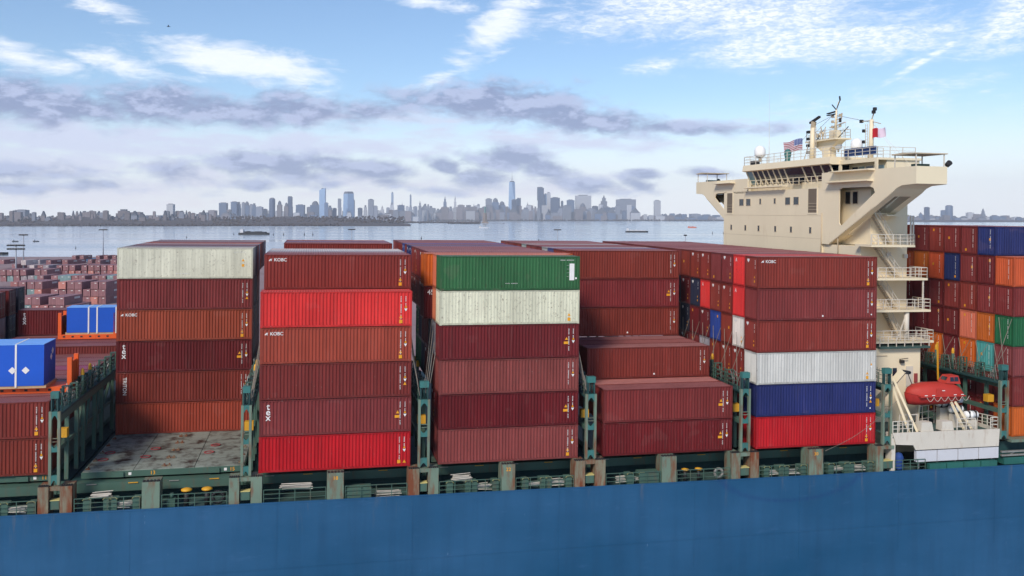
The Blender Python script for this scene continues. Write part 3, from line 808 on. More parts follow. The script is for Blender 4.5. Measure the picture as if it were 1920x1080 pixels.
_cm = {}
def cont_meshes(Lc, H, deep=.042):
    k = (Lc, H, deep)
    if k in _cm:
        return _cm[k]
    mt = M['cont']
    fr = MB()
    pw = .15
    for x in (0, Lc - pw):
        for y in (0, CW - pw):
            fr.box(x, x + pw, y, y + pw, .118, H - .118)
    for x in (0, Lc - .178):
        for y in (0, CW - .162):
            for z in (0, H - .118):
                fr.box(x - .004, x + .182, y - .004, y + .166, z, z + .118)
    for y in (.002, CW - .062):
        fr.box(pw, Lc - pw, y, y + .06, H - .10, H - .012)
        fr.box(pw, Lc - pw, y, y + .06, .02, .18)
    for x in (.002, Lc - .082):
        fr.box(x, x + .08, pw, CW - pw, H - .13, H - .008)
        fr.box(x, x + .08, pw, CW - pw, .015, .16)
    fr.box(.1, Lc - .1, .07, CW - .07, .10, .14)
    n = max(10, round((Lc - .3) / .278))
    near, far = MB(), MB()
    for m, y0, s in ((near, .014, 1), (far, CW - .014, -1)):
        pts = corr(n, pw, Lc - pw, deep)
        vs = [(x, y0 + s * d, z) for x, d in pts for z in (.18, H - .10)]
        m.add(vs, [(2 * i, 2 * i + 2, 2 * i + 3, 2 * i + 1) for i in range(len(pts) - 1)])
    roof = MB()
    pts = corr(n + 14, .08, Lc - .08, .026)
    vs = [(x, y, H - .016 - d) for x, d in pts for y in (.062, CW - .062)]
    roof.add(vs, [(2 * i, 2 * i + 2, 2 * i + 3, 2 * i + 1) for i in range(len(pts) - 1)])
    front = MB()
    pts = corr(9, pw, CW - pw, .045)
    vs = [(.016 + d, y, z) for y, d in pts for z in (.16, H - .13)]
    front.add(vs, [(2 * i, 2 * i + 2, 2 * i + 3, 2 * i + 1) for i in range(len(pts) - 1)])
    door = MB()
    hw = (CW - 2 * pw) / 2 - .01
    door.box(-.03, .0, .005, hw, .17, H - .14)
    for z0, z1 in ((.24, H * .34), (H * .36, H * .64), (H * .66, H - .22)):
        door.box(0, .022, .08, hw - .08, z0, z1)
    rods = []
    for yy in (.27, .78):
        rd = MB().cyl((.06, hw * yy, .12), (.06, hw * yy, H - .1), .022, 6)
        for z in (.3, H * .45, H - .3):
            rd.box(.0, .085, hw * yy - .05, hw * yy + .05, z - .03, z + .03)
        rd.box(.06, .085, hw * yy, hw * yy + .38, 1.14, 1.18)
        rods.append(rd)
    out = dict(frame=fr.mesh('frame', mt), near=near.mesh('side_wall', mt), far=far.mesh('side_wall', mt), roof=roof.mesh('roof', mt), front=front.mesh('end_wall', mt),
               door=door.mesh('door', mt), rods=[r.mesh('lock_rod', M['steel']) for r in rods])
    _cm[k] = out
    return out

# marking decals, each one mesh reused on many containers
def digits_column(n, seed, h=.10, w=.075, vertical=True):
    rnd = random.Random(seed)
    m = MB()
    for i in range(n):
        if i in (4, 11):
            continue
        z = -i * h * 1.28
        k = rnd.randint(0, 5)
        segs = [((0, w), (z - .02, z)), ((0, .02), (z - h, z)), ((w - .02, w), (z - h, z)), ((0, w), (z - h, z - h + .02)), ((0, w), (z - h / 2 - .01, z - h / 2 + .01))]
        for j, (xs, zs) in enumerate(segs):
            if (k + j) % 4:
                if vertical:
                    m.box(xs[0], xs[1], -.004, 0, zs[0], zs[1])
                else:
                    m.box(-zs[1], -zs[0], -.004, 0, xs[0], xs[1])
    return m
DEC = {'num': digits_column(15, 1).mesh('number_column', M['white_mark']), 'num2': digits_column(7, 2, .09, .07).mesh('number_column', M['white_mark']),
       'numh': digits_column(11, 3, .11, .08, False).mesh('number_row', M['white_mark']),
       'tri': MB().prism([(-.135, -.11), (.135, -.11), (0, .14)], 1, -.004, 0).mesh('warning_triangle', M['yellow_mark']),
       'tri_w': MB().prism([(-.13, .11), (.13, .11), (0, -.13)], 1, -.004, 0).mesh('white_triangle', M['white_mark']),
       'tri_s': MB().prism([(-.10, -.09), (.10, -.09), (0, .11)], 1, -.004, 0).mesh('small_triangle', M['yellow_mark']),
       'sq': MB().box(-.13, .13, -.004, 0, -.14, .14).mesh('yellow_plate', M['yellow_mark']),
       'sqw': MB().box(-.2, .2, -.004, 0, -.11, .11).mesh('yellow_plate', M['yellow_mark']),
       'plate': MB().box(-.3, .3, -.004, 0, -1.0, 1.0).mesh('white_plate', M['white_mark']),
       'heart': MB().prism([(0, -.24), (.26, .02), (.24, .16), (.12, .21), (0, .13), (-.12, .21), (-.24, .16), (-.26, .02)], 1, -.004, 0).mesh('round_emblem', M['white_mark']),
       'dot': MB().prism([(.09 * math.cos(i * .785), .09 * math.sin(i * .785)) for i in range(8)], 1, -.004, 0).mesh('white_dot', M['white_mark']),
       'wing_mark': MB().prism([(-.28, -.18), (-.12, -.18), (.0, -.02), (.06, -.18), (.2, -.18), (.12, .02), (.3, .2), (.1, .16), (.02, .2), (-.02, .08), (-.14, .06)], 1, -.004, 0).mesh('emblem', M['white_mark'])}

PAL = {'maroon': (116, 44, 44), 'dark maroon': (102, 34, 36), 'brown': (124, 50, 42), 'rust red': (152, 66, 50), 'red': (206, 52, 50), 'bright red': (174, 24, 34), 'deep red': (100, 26, 30),
       'faded maroon': (128, 62, 60), 'plum': (118, 50, 50), 'green': (48, 96, 60), 'cream': (212, 204, 184), 'white': (204, 198, 194), 'navy': (36, 46, 96), 'blue': (44, 68, 134), 'dark navy': (38, 42, 62),
       'orange': (190, 94, 36), 'vermilion': (190, 84, 48), 'salmon': (200, 112, 82), 'teal': (76, 150, 148), 'dark green': (34, 92, 60), 'slate blue': (70, 76, 124), 'grey': (150, 150, 154), 'magenta': (140, 40, 90)}
USED = []
def container(x, y, z, colour, label, H=2.896, Lc=12.192, wear=.45, marks=None, doors=True, base=SHIP, group=None, name='shipping_container', rot=None, rods=False, skip=()):
    ms = cont_meshes(Lc, H, .006 if 'reefer' in (marks or '') else .018 if colour == 'cream' else .034 if colour in ('white', 'green') else .060)
    rnd = random.Random(int(x * 37 + y * 101 + z * 7) & 0xffff)
    c = [max(.004, v * rnd.uniform(.93, 1.07)) for v in lin(*PAL[colour])]
    oc = (c[0], c[1], c[2], wear)
    jx, jy = rnd.uniform(-.02, .02), rnd.uniform(-.015, .015)
    mw = base @ T(x + jx, y + jy, z)
    if rot is not None:
        mw = mw @ rot
    root = empty(name, mw)
    def part(nm, me, m=None, par=None):
        o = link(nm, me, par or root, m)
        o.color = oc
        return o
    for nm, k in (('frame', 'frame'), ('side_wall', 'near'), ('side_wall', 'far'), ('roof', 'roof'), ('end_wall', 'front')):
        if k not in skip:
            o = part(nm, ms[k])
            if k == 'frame':
                o.color = (c[0] * .78, c[1] * .78, c[2] * .78, min(1, wear + .6))
            if k == 'roof':
                d = rnd.uniform(.16, .50)
                o.color = tuple(c[i] * (1 - d) + (.46, .27, .26)[i] * d for i in range(3)) + (wear,)
    if doors:
        for m in (T(Lc - .02, .155, 0), T(Lc - .02, CW - .155, 0) @ Matrix.Scale(-1, 4, (0, 1, 0))):
            d = part('door', ms['door'], m)
            if rods:
                for rr in ms['rods']:
                    link('lock_rod', rr, d)
    def dec(k, xx, zz, s=1.0):
        o = link(DEC[k].name.split('.')[0], DEC[k], root, T(xx, .009, zz) @ Matrix.Scale(s, 4))
        if k.startswith('num'): o['kind'] = 'stuff'
        return o
    def edec(k, yy, zz, s=1.0):
        o = link(DEC[k].name.split('.')[0], DEC[k], root, T(.012, yy, zz) @ Matrix.Rotation(R(-90), 4, 'Z') @ Matrix.Scale(s, 4))
        if k.startswith('num'): o['kind'] = 'stuff'
        return o
    def text(s, xx, zz, size, mat='white_mark', m=None):
        return link('lettering', text_mesh(s, size, M[mat]), root, T(xx, .006, zz) @ FACE_NEAR @ (m or Matrix.Identity(4)))
    for mk in (marks or '').split():
        if mk == 'std':
            dec('num', Lc - .95, H - .42); dec('num2', Lc - .55, H - .42); dec('tri_s', Lc - .51, H - 1.28); dec('tri_w', Lc - .51, H - 1.55)
        elif mk == 'low':
            dec('tri', Lc - .92, .78); dec('sq', Lc - .92, .38)
        elif mk == 'lowpair':
            dec('sq', Lc - .95, .42); dec('tri', Lc - .5, .42)
        elif mk == 'mid':
            dec('tri', Lc - 1.12, 1.62); dec('sqw', Lc - 1.16, 1.26)
        elif mk == 'trihi':
            dec('tri', Lc - .52, 1.05)
        elif mk == 'kobc':
            dec('wing_mark', .50, H - .46, .52); text('KOBC', 1.30, H - .46, .38)
        elif mk == 'ccoc':
            dec('wing_mark', .50, H - .46, .52); text('KOBC', 1.30, H - .46, .38)
        elif mk == 'tex':
            for i, ch in enumerate('tex'):
                text(ch, .68, H - .50 - i * .44, .76)
        elif mk == 'triton':
            text('TRITON', .78, H / 2 + .15, .46, m=Matrix.Rotation(R(-90), 4, 'Z'))
        elif mk == '45':
            text('45', .62, H - .55, .6)
        elif mk == 'plate':
            dec('plate', Lc - .72, 1.55, .72)
            for i in range(4):
                link('number_row', DEC['numh'], root, T(Lc - 1.18, .003, 2.1 - i * .32) @ Matrix.Scale(.36, 4))['kind'] = 'stuff'
            dec('numh', Lc - 1.75, H - .36, .8); dec('dot', Lc - .35, 1.0)
            link('number_row', DEC['numh'], root, T(5.6, .009, .55) @ Matrix.Scale(.7, 4))['kind'] = 'stuff'
        elif mk == 'reefer':
            dec('tri', Lc - .9, 1.75); dec('sq', Lc - .9, 1.25, .9); dec('numh', Lc - 1.7, H - .4, .7); dec('numh', 5.2, .45, .8)
        elif mk == 'heart':
            edec('heart', CW * .75, H - .42, .8); edec('num2', CW * .22, H - .35); edec('tri_s', CW * .25, 1.0); edec('sq', CW * .25, .6, .7)
        elif mk == 'endnum':
            edec('num', CW * .3, H - .3)
        elif mk == 'endplate':
            edec('sq', CW * rnd.choice([.3, .7]), rnd.choice([.45, H - .5, 1.6]), .9)
        elif mk == 'dot':
            dec('dot', 6.6, .35)
        elif mk == 'enddark':
            link('lettering', text_mesh('A', .5, M['white_mark']), root, T(.008, CW * .75, H - .5) @ FACE_AFT)
        elif mk == 'arrow':
            dec('dot', Lc - .55, .42, .8)
    tag(root, label, 'container', group or 'containers stacked on the ship')
    USED.append(root)
    return root

TIER = ['bottom', 'second', 'third', 'fourth', 'fifth', 'sixth', 'seventh']
ROWN = ['front', 'second', 'third', 'fourth', 'fifth', 'sixth', 'seventh', 'eighth', 'ninth', 'tenth', 'eleventh', 'twelfth', 'thirteenth', 'fourteenth', 'fifteenth', 'sixteenth', 'seventeenth', 'eighteenth', 'nineteenth']
PT = 2.92                       # tier pitch
RP = 2.5                        # row pitch
BX = {'A': -28.4, 'B': -13.75, 'C': 0.0, 'D': 14.51, 'E': 29.03, 'F': 43.54, 'G': 70.7}
BAYTXT = {'A': 'leftmost bay', 'B': 'bay behind the bare hatch cover', 'C': 'bay with the bright red boxes', 'D': 'green-fronted bay',
          'E': 'stepped low-fronted bay', 'F': 'bay beside the ship bridge', 'G': 'bay beyond the ship bridge', 'Z': 'bay cut by left edge'}
def lab(bay, row, tier, colour, total, extra=''):
    t = 'top' if tier == total - 1 else TIER[tier]
    return '%s container%s, %s tier, %s row of %s' % (colour, extra, t, ROWN[row], BAYTXT[bay])
rc = random.Random(99)
ROOFS = ['maroon', 'brown', 'rust red', 'faded maroon', 'maroon', 'plum', 'maroon', 'grey', 'brown', 'faded maroon', 'slate blue', 'white']
def cc(bay, row, tier, colour, total, marks=None, wear=.45, extra='', **k):
    x = k.pop('x', BX[bay]); z = k.pop('z', tier * PT)
    return container(x, row * RP, z, colour, lab(bay, row, tier, colour, total, extra), marks=marks, wear=wear, **k)

# bay B: starts at the seventh row behind the bare hatch cover (tiers listed from the bottom)
for t, (c, mk, wr, ex) in enumerate([('rust red', '', .15, ''), ('brown', 'triton std', .15, ' lettered TRITON'), ('dark maroon', 'tex std mid', .15, ' lettered tex'), ('rust red', 'kobc std low', .15, ' lettered KOBC'), ('plum', 'std trihi', .5, ''), ('cream', 'reefer', .7, ' with rusty edges')]):
    cc('B', 6, t, c, 6, mk, wr, ex)
for r in range(7, 11):
    for t in range(2, 6):
        cc('B', r, t, rc.choice(['maroon', 'dark navy', 'rust red', 'brown', 'grey', 'rust red']) if t > 3 else rc.choice(['dark maroon', 'dark navy', 'maroon']), 6)
for r in range(11, 16):
    cc('B', r, 5, 'orange' if r in (11,) else rc.choice(ROOFS), 6)

# bay C
for t, (c, mk, wr, ex) in enumerate([('bright red', 'std lowpair', .35, ''), ('plum', 'tex std mid', .55, ' lettered tex'), ('maroon', 'std trihi', .6, ''), ('rust red', 'kobc std low', .2, ' lettered KOBC'), ('red', 'std low', .45, '')]):
    cc('C', 0, t, c, 5, mk, wr, ex)
for t in range(4, 6):
    cc('C', 1, t, 'brown', 6, 'kobc std low' if t == 5 else '', .2, ' lettered KOBC' if t == 5 else '', x=.16)
for r in range(2, 6):
    cc('C', r, 5, ['maroon', 'grey', 'white', 'white'][r - 2], 6, x=.16)
for r in range(6, 12):
    cc('C', r, 5, rc.choice(ROOFS), 6, x=.3, H=2.591, z=14.26)
for r in range(12, 17):
    cc('C', r, 5, 'brown' if r == 12 else rc.choice(ROOFS), 6, x=.9, z=14.6)

# bay D
for t, (c, mk, wr, ex) in enumerate([('faded maroon', 'std low', .6, ' with pale scrapes'), ('deep red', 'std mid', .2, ''), ('faded maroon', 'std', 1.0, ' with black scrapes'), ('dark maroon', 'std mid', .3, ''), ('cream', 'low', 1.0, ' with rusty edges'), ('green', 'plate', .8, '')]):
    cc('D', 0, t, c, 6, mk, wr, ex)
for r in range(1, 13):
    for t in range(0 if r < 2 else 2, 6):
        top = t >= 4
        if r == 1: c = ['dark maroon', 'maroon', 'maroon', 'grey', 'salmon', 'salmon'][t]
        elif r == 2: c = ['dark navy', 'dark navy', 'grey', 'dark navy', 'dark maroon', 'orange'][t]
        elif r < 9: c = rc.choice(['maroon', 'brown', 'plum']) if top else rc.choice(['dark maroon', 'dark navy', 'maroon', 'dark green'])
        else: c = rc.choice(['navy', 'blue', 'maroon']) if top else rc.choice(['dark maroon', 'dark navy'])
        if r >= 7 and t < 4: continue
        if r == 2 and top:
            cc('D', r, t, c, 6, '45' if t == 4 else '', .2, ' marked 45' if t == 4 else ' jutting out', x=BX['D'] - .76, Lc=13.716)
        else:
            cc('D', r, t, c, 6, 'heart' if rc.random() < .3 else '')
for r in range(13, 18):
    cc('D', r, 5, rc.choice(ROOFS), 6)

# bay E: two tiers in front, then three, then six
cc('E', 0, 0, 'deep red', 2, 'std mid', .6, ' with a pale scrape'); cc('E', 0, 1, 'maroon', 2, 'std mid', .4)
cc('E', 1, 1, 'rust red', 2)
for r in (2, 3, 4):
    cc('E', r, 2, ['brown', 'brown', 'maroon'][r - 2], 3, 'std dot' if r == 2 else '')
cc('E', 2, 1, 'maroon', 3)
for t, (c, mk) in enumerate([('brown', 'std dot'), ('maroon', 'std mid'), ('brown', 'std')]):
    cc('E', 5, t + 3, c, 6, mk, .2)
for r in range(6, 18):
    cc('E', r, 5, rc.choice(['slate blue', 'maroon', 'grey', 'faded maroon', 'maroon', 'dark green', 'brown']), 6)

# bay F
for t, (c, mk, wr, ex) in enumerate([('bright red', 'std low', .1, ''), ('navy', 'std trihi arrow', .1, ''), ('white', 'std low', .25, ''), ('brown', 'std low heart', .1, ''), ('plum', 'std dot arrow', .4, ''), ('brown', 'kobc std low heart', .15, ' lettered KOBC')]):
    cc('F', 0, t, c, 6, mk, wr, ex)
FE = [['brown', 'brown', 'maroon', 'white', 'maroon', 'dark maroon'],          # bottom three tiers are mostly hidden
      ['maroon', 'brown', 'brown', 'dark maroon', 'grey', 'maroon'],
      ['brown', 'brown', 'brown', 'grey', 'maroon', 'dark maroon'],
      ['white', 'brown', 'blue', 'dark maroon', 'deep red', 'dark navy'],
      ['red', 'brown', 'brown', 'red', 'dark navy', 'dark maroon'],
      ['red', 'maroon', 'plum', 'brown', 'brown', 'brown']]
for t in range(6):
    for r in range(1, 7):
        c = FE[t][r - 1]
        mk = 'enddark' if c == 'red' else 'heart' if rc.random() < .7 else 'endplate'
        cc('F', r, t, c, 6, mk, 1.0 if (c == 'red' and t == 5) else .3)
for r in (7, 8):
    for t in (2, 3, 4):
        cc('F', r, t, ['dark maroon', 'maroon', 'dark navy'][t - 2], 6)
for r in range(7, 18):
    cc('F', r, 5, rc.choice(['maroon', 'brown', 'plum', 'maroon', 'faded maroon']), 6)

# bay G: behind the bridge, one tier higher, its outer row one lower
GE = [['orange', 'maroon', 'dark maroon', 'vermilion', 'dark maroon', 'orange', 'dark maroon', 'maroon'],
      ['maroon', 'maroon', 'dark maroon', 'maroon', 'maroon', 'dark maroon', 'dark maroon', 'maroon'],
      ['faded maroon', 'teal', 'orange', 'dark maroon', 'orange', 'dark maroon', 'dark maroon', 'maroon'],
      ['dark green', 'orange', 'salmon', 'dark maroon', 'dark maroon', 'dark maroon', 'maroon', 'dark maroon'],
      ['maroon', 'maroon', 'brown', 'maroon', 'dark maroon', 'dark maroon', 'dark maroon', 'dark navy'],
      ['vermilion', 'dark maroon', 'maroon', 'navy', 'vermilion', 'orange', 'vermilion', 'maroon'],
      [None, 'navy', 'maroon', 'maroon', 'brown', 'plum', 'brown', 'rust red']]
for t in range(7):
    for r in range(0, 8):
        c = GE[t][r]
        if c is None or (r > 4 and t < 1): continue
        cc('G', r, t, c, 7, 'endnum endplate' if r else 'endnum', .2)

# bay A and the bay cut by the left edge
for t in range(2):
    cc('A', 1, t, ['brown', 'brown'][t], 2, 'std low', .2)
for r in range(2, 5):
    cc('A', r, 1, 'maroon', 2)
for r in range(5, 11):
    cc('A', r, 1, ['faded maroon', 'faded maroon', 'magenta', 'faded maroon', 'maroon', 'faded maroon'][r - 5], 2)
for r in range(11, 17):
    cc('A', r, 1, rc.choice(['maroon', 'plum', 'maroon']), 2, z=.8 + PT)
container(BX['A'], 14.6 * RP, .8 + 2 * PT, 'dark maroon', 'dark maroon container lettered tex behind the far blue crate', marks='tex')
for r, cs in ((13, ('grey', 'brown')), (14.4, ('dark navy', 'dark maroon')), (15.8, ('dark maroon', 'dark navy'))):
    for i, c in enumerate(cs):
        container(-29.6 - 12.19, r * RP + 1.3, 5.9 + i * 2.9, c, '%s container with door rods facing right, %s of its stack at left edge, %s' % (c, ['lower', 'upper'][i], {13: 'nearest', 14.4: 'middle', 15.8: 'farthest'}[r]), rods=True, wear=.4)

# ================================================================== THE SHIP
ship = empty('container_ship', SHIP)
tag(ship, 'large blue-hulled container ship with beige bridge filling the foreground', 'ship')
def sheer(x): return -2.16 - .005 * x
def part(mb, name, mats, parent=None): return mb.build(name, mats, parent or ship)

# hull: sides, bow and stern sections beyond the picture
def hull():
    m = MB()
    xs = [-120, -105, -85, -60] + list(range(-40, 121, 8)) + [140, 165, 180]
    def half(x):
        if x < -60: return 24.7 * max(.03, 1 - ((-60 - x) / 62) ** 2)
        if x > 140: return 24.7 * (1 - .25 * ((x - 140) / 40) ** 2)
        return 24.7
    cy = 23.7
    vs = []
    for x in xs:
        h = half(x); zt = sheer(x)
        zb = -16.6 + x * .011
        for y, z in ((cy - h, zt), (cy - h, zt - 3), (cy - h, zt - 6), (cy - h * .998, zb), (cy + h * .998, zb), (cy + h, zt), ):
            vs.append((x, y, z))
    n = 6
    fs = [(i * n + j, (i + 1) * n + j, (i + 1) * n + j + 1, i * n + j + 1) for i in range(len(xs) - 1) for j in range(n - 1)]
    fs += [tuple(range(n)), tuple((len(xs) - 1) * n + j for j in range(n))]
    m.add(vs, fs)
    o = part(m, 'hull', M['hull'])
    # rolled gunwale bar and a raised plate seam
    part(MB().add([(x, y, sheer(x) + dz) for x in (-60, 139) for y, dz in ((-1.03, -.05), (-.86, -.05), (-.86, .06), (-1.03, .06))], [(0, 1, 2, 3), (7, 6, 5, 4), (0, 4, 5, 1), (1, 5, 6, 2), (2, 6, 7, 3), (3, 7, 4, 0)]), 'gunwale', M['hull'], o)
    s = MB()
    s.box(-60, 130, -1.022, -.995, -7.45, -7.39)
    part(s, 'plate_seam', M['hull'], o)
    for x in (-21, -9.5, 1.5, 12.3, 24.8, 37.2, 47.4, 57.6, 68):
        part(MB().box(x, x + .035, -1.014, -.995, -9.8, sheer(x) - .1), 'weld_seam', M['hull'], o)
hull()
part(MB().add([(-100, -.9, sheer(-100) - .35), (138, -.9, sheer(138) - .35), (138, 48.3, sheer(138) - .35), (-100, 48.3, sheer(-100) - .35)], [(0, 1, 2, 3)]), 'main_deck', M['deck_green'])

# hatch coaming and hatch covers
for bay in 'ABCDEF':
    x0 = BX[bay] - (.2 if bay != 'B' else .1); x1 = x0 + 12.6
    if bay == 'A': x0 -= 14
    o = part(MB().box(x0 - 1.0, x1 + 1.0, 3.0, 45.4, sheer(x0) - .3, -.95), 'hatch_coaming', M['dark_teal'])
    # stiffening beam along the coaming top
    part(MB().prism([(1.9, -1.42), (3.0, -1.75), (3.0, -.70), (1.9, -.70)], 0, x0 - .9, x1 + .9), 'coaming_beam', M['green'], o)
    for i in range(4):
        xa = x0 + .6 + i * 3.1
        part(MB().box(xa, xa + .75, 1.82, 1.89, -.80, -.74), 'grab_handle', M['yellow'] if i % 2 else M['steel'], o)
    lid = part(MB().box(x0, x1, 2.75, 45.0, -.53, -.06), 'hatch_cover', M['green'])
    if bay == 'B':
        xs = [x0 + .05, x0 + 3.9, x0 + 8.6, x1 - .05]
        ys = [2.8, 5.7, 8.6, 11.6, 14.6, 18.0]
        for i in range(3):
            for j in range(5):
                part(MB().box(xs[i] + .03, xs[i + 1] - .03, ys[j] + .01 + .03 * (j % 2), ys[j + 1] - .01, -.06, .0 + .012 * ((i + j) % 2)), 'deck_plate', M['hatch'], lid)
        rs = random.Random(4)
        for j in range(5):
            for xx in (x0 + .35, x0 + 6.15, x0 + 6.55, x1 - .4):
                yy = 3.4 + j * 2.5
                part(MB().box(xx - .16, xx + .16, yy - .12, yy + .12, .013, .11).cyl((xx, yy + .3, .0), (xx, yy + .3, .16), .07, 6), 'lock_socket', M['rust_post'], lid)
        for (xx, yy) in ((x0 + 1.0, 8.4), (x0 + .9, 6.2), (x0 + 4.2, 6.6), (x0 + 4.6, 9.2), (x0 + 9.6, 9.6), (x0 + 9.3, 7.2)):
            part(MB().lathe((xx, yy, .014), [(.42, 0), (.46, .05), (.34, .06), (.30, .015)], 14), 'red_ring_pad', M['red_faded'], lid)
        for xx, s in ((x0 + 5.4, '13'), (x1 - 1.0, '15')):
            link('number', text_mesh(s, .42, M['yellow_mark']), lid, T(xx, 2.742, -.30) @ FACE_NEAR)
        for xx in (x0 + 2.3, x0 + 9.7):
            part(MB().box(xx, xx + .9, 2.60, 2.748, -.50, -.12), 'cleat_box', M['green'], lid)
            part(MB().box(xx + 1.25, xx + 1.47, 2.738, 2.748, -.40, -.18), 'white_patch', M['white_mark'], lid)
    if bay == 'A':
        link('number', text_mesh('11', .42, M['yellow_mark']), lid, T(x1 - .55, 2.742, -.30) @ FACE_NEAR)
        part(MB().box(x1 - 2.6, x1 - 1.7, 2.6, 2.748, -.50, -.12), 'cleat_box', M['green'], lid)
        part(MB().box(x1 - 1.35, x1 - 1.13, 2.738, 2.748, -.40, -.18), 'white_patch', M['white_mark'], lid)

# pedestals along the ship's side that carry the outer container row
def pedestal(x0, x1, rusty=False, num=None, top=-.02):
    z0 = sheer(x0) - .3
    o = part(MB().box(x0, x1, -.92, .55, z0, top), 'pedestal', M['rust_post'] if rusty else M['green_post'])
    t = MB()
    n = 5
    for i in range(n):
        xa = x0 + (x1 - x0) * (i + .15) / n
        t.box(xa, xa + (x1 - x0) / n * .6, -.86, -.5, top, top + .09)
    part(t, 'lock_socket', M['dark'], o)
    if num:
        link('number', text_mesh(num, .42, M['yellow_mark']), o, T((x0 + x1) / 2, -.928, top - .42) @ FACE_NEAR)
    return o
gaps = {-15.0: (-16.05, -15.3, -14.5, -13.65), -.95: (-2.2, -1.42, -.54, .32), 13.23: (11.95, 12.85, 13.6, 14.45), 27.7: (26.2, 27.12, 28.05, 28.95), 42.2: (40.75, 41.6, 42.6, 43.4), 56.6: (55.3, 56.0, 57.2, 57.6)}
for xc, (a, b, c, d) in gaps.items():
    ru = xc in (-15.0, 27.7)
    pedestal(a, b, ru or xc == 13.23)
    if xc < 50:
        pedestal(c, d, ru or xc == 42.2)
    br = part(MB().box(b - .02, c + .02, -.80, -.4, -.36, -.06), 'pedestal_bridge', M['rust_post'] if ru else M['green_post'])
    lk = part(MB().box(b + .08, c - .08, -.75, -.15, sheer(xc) + .28, sheer(xc) + .95), 'locker', M['green'])
    part(MB().box(b + .05, c - .05, -.79, -.12, sheer(xc) + .95, sheer(xc) + 1.0), 'locker_lid', M['yellow_pale'], lk)
    lad = MB()
    for s in (0, .4):
        lad.bar((b + .2 + s, .7, sheer(xc)), (b + .2 + s, .7, -.3), .05)
    for k in range(6):
        lad.bar((b + .2, .7, sheer(xc) + .3 + k * .3), (b + .6, .7, sheer(xc) + .3 + k * .3), .035)
    part(lad, 'ladder', M['green'])
for a, b, s in ((-8.65, -7.35, None), (5.4, 6.72, '18'), (19.8, 20.95, '22'), (34.15, 35.5, None), (48.4, 49.8, '30'), (-22.9, -21.6, None)):
    pedestal(a, b, False, s)

def railing(m, pts, h=1.0, rails=3, step=1.5, r=.026):
    for p, q in zip(pts[:-1], pts[1:]):
        p, q = Vector(p), Vector(q)
        n = max(1, round((q - p).length / step))
        for k in range(1, rails + 1):
            dz = Vector((0, 0, h * k / rails))
            m.bar(p + dz, q + dz, r * 2 if k == rails else r * 1.5)
        for i in range(n + 1):
            c = p.lerp(q, i / n)
            m.bar(c, c + Vector((0, 0, h)), r * 2)
    return m

# side passage between the pedestals: rails, lashing bins, rod bundles, vents
rp = random.Random(12)
spans = [(-21.5, -16.2), (-13.5, -8.8), (-7.2, -2.35), (.45, 5.3), (6.85, 11.85), (14.55, 19.7), (21.05, 26.1), (29.05, 34.05), (35.6, 40.65), (43.5, 48.3), (49.9, 55.2)]
def rod_bundle(x0, x1, z, parent=None):
    m = MB()
    for i in range(16):
        yy = -.55 + rp.uniform(0, .8); zz = z + rp.uniform(0, .38)
        m.cyl((x0 + rp.uniform(0, .3), yy, zz), (x1 - rp.uniform(0, .3), yy + rp.uniform(-.08, .08), zz + rp.uniform(-.1, .1)), .032, 5)
    o = part(m, 'lashing_rod_bundle', M['rope'])
    o['kind'] = 'stuff'
def bin_(x, w=.55):
    z = sheer(x)
    o = part(MB().box(x, x + w, -.62, .35, z - .05, z + .82), 'lashing_bin', M['green'])
    t = MB()
    pts = [(x - .03, -.66, z + .84), (x + w * .2, -.66, z + .98), (x + w * .8, -.66, z + .98), (x + w + .03, -.66, z + .84)]
    for p, q in zip(pts[:-1], pts[1:]): t.bar(p, q, .05)
    part(t, 'bin_guard', M['yellow_pale'], o)
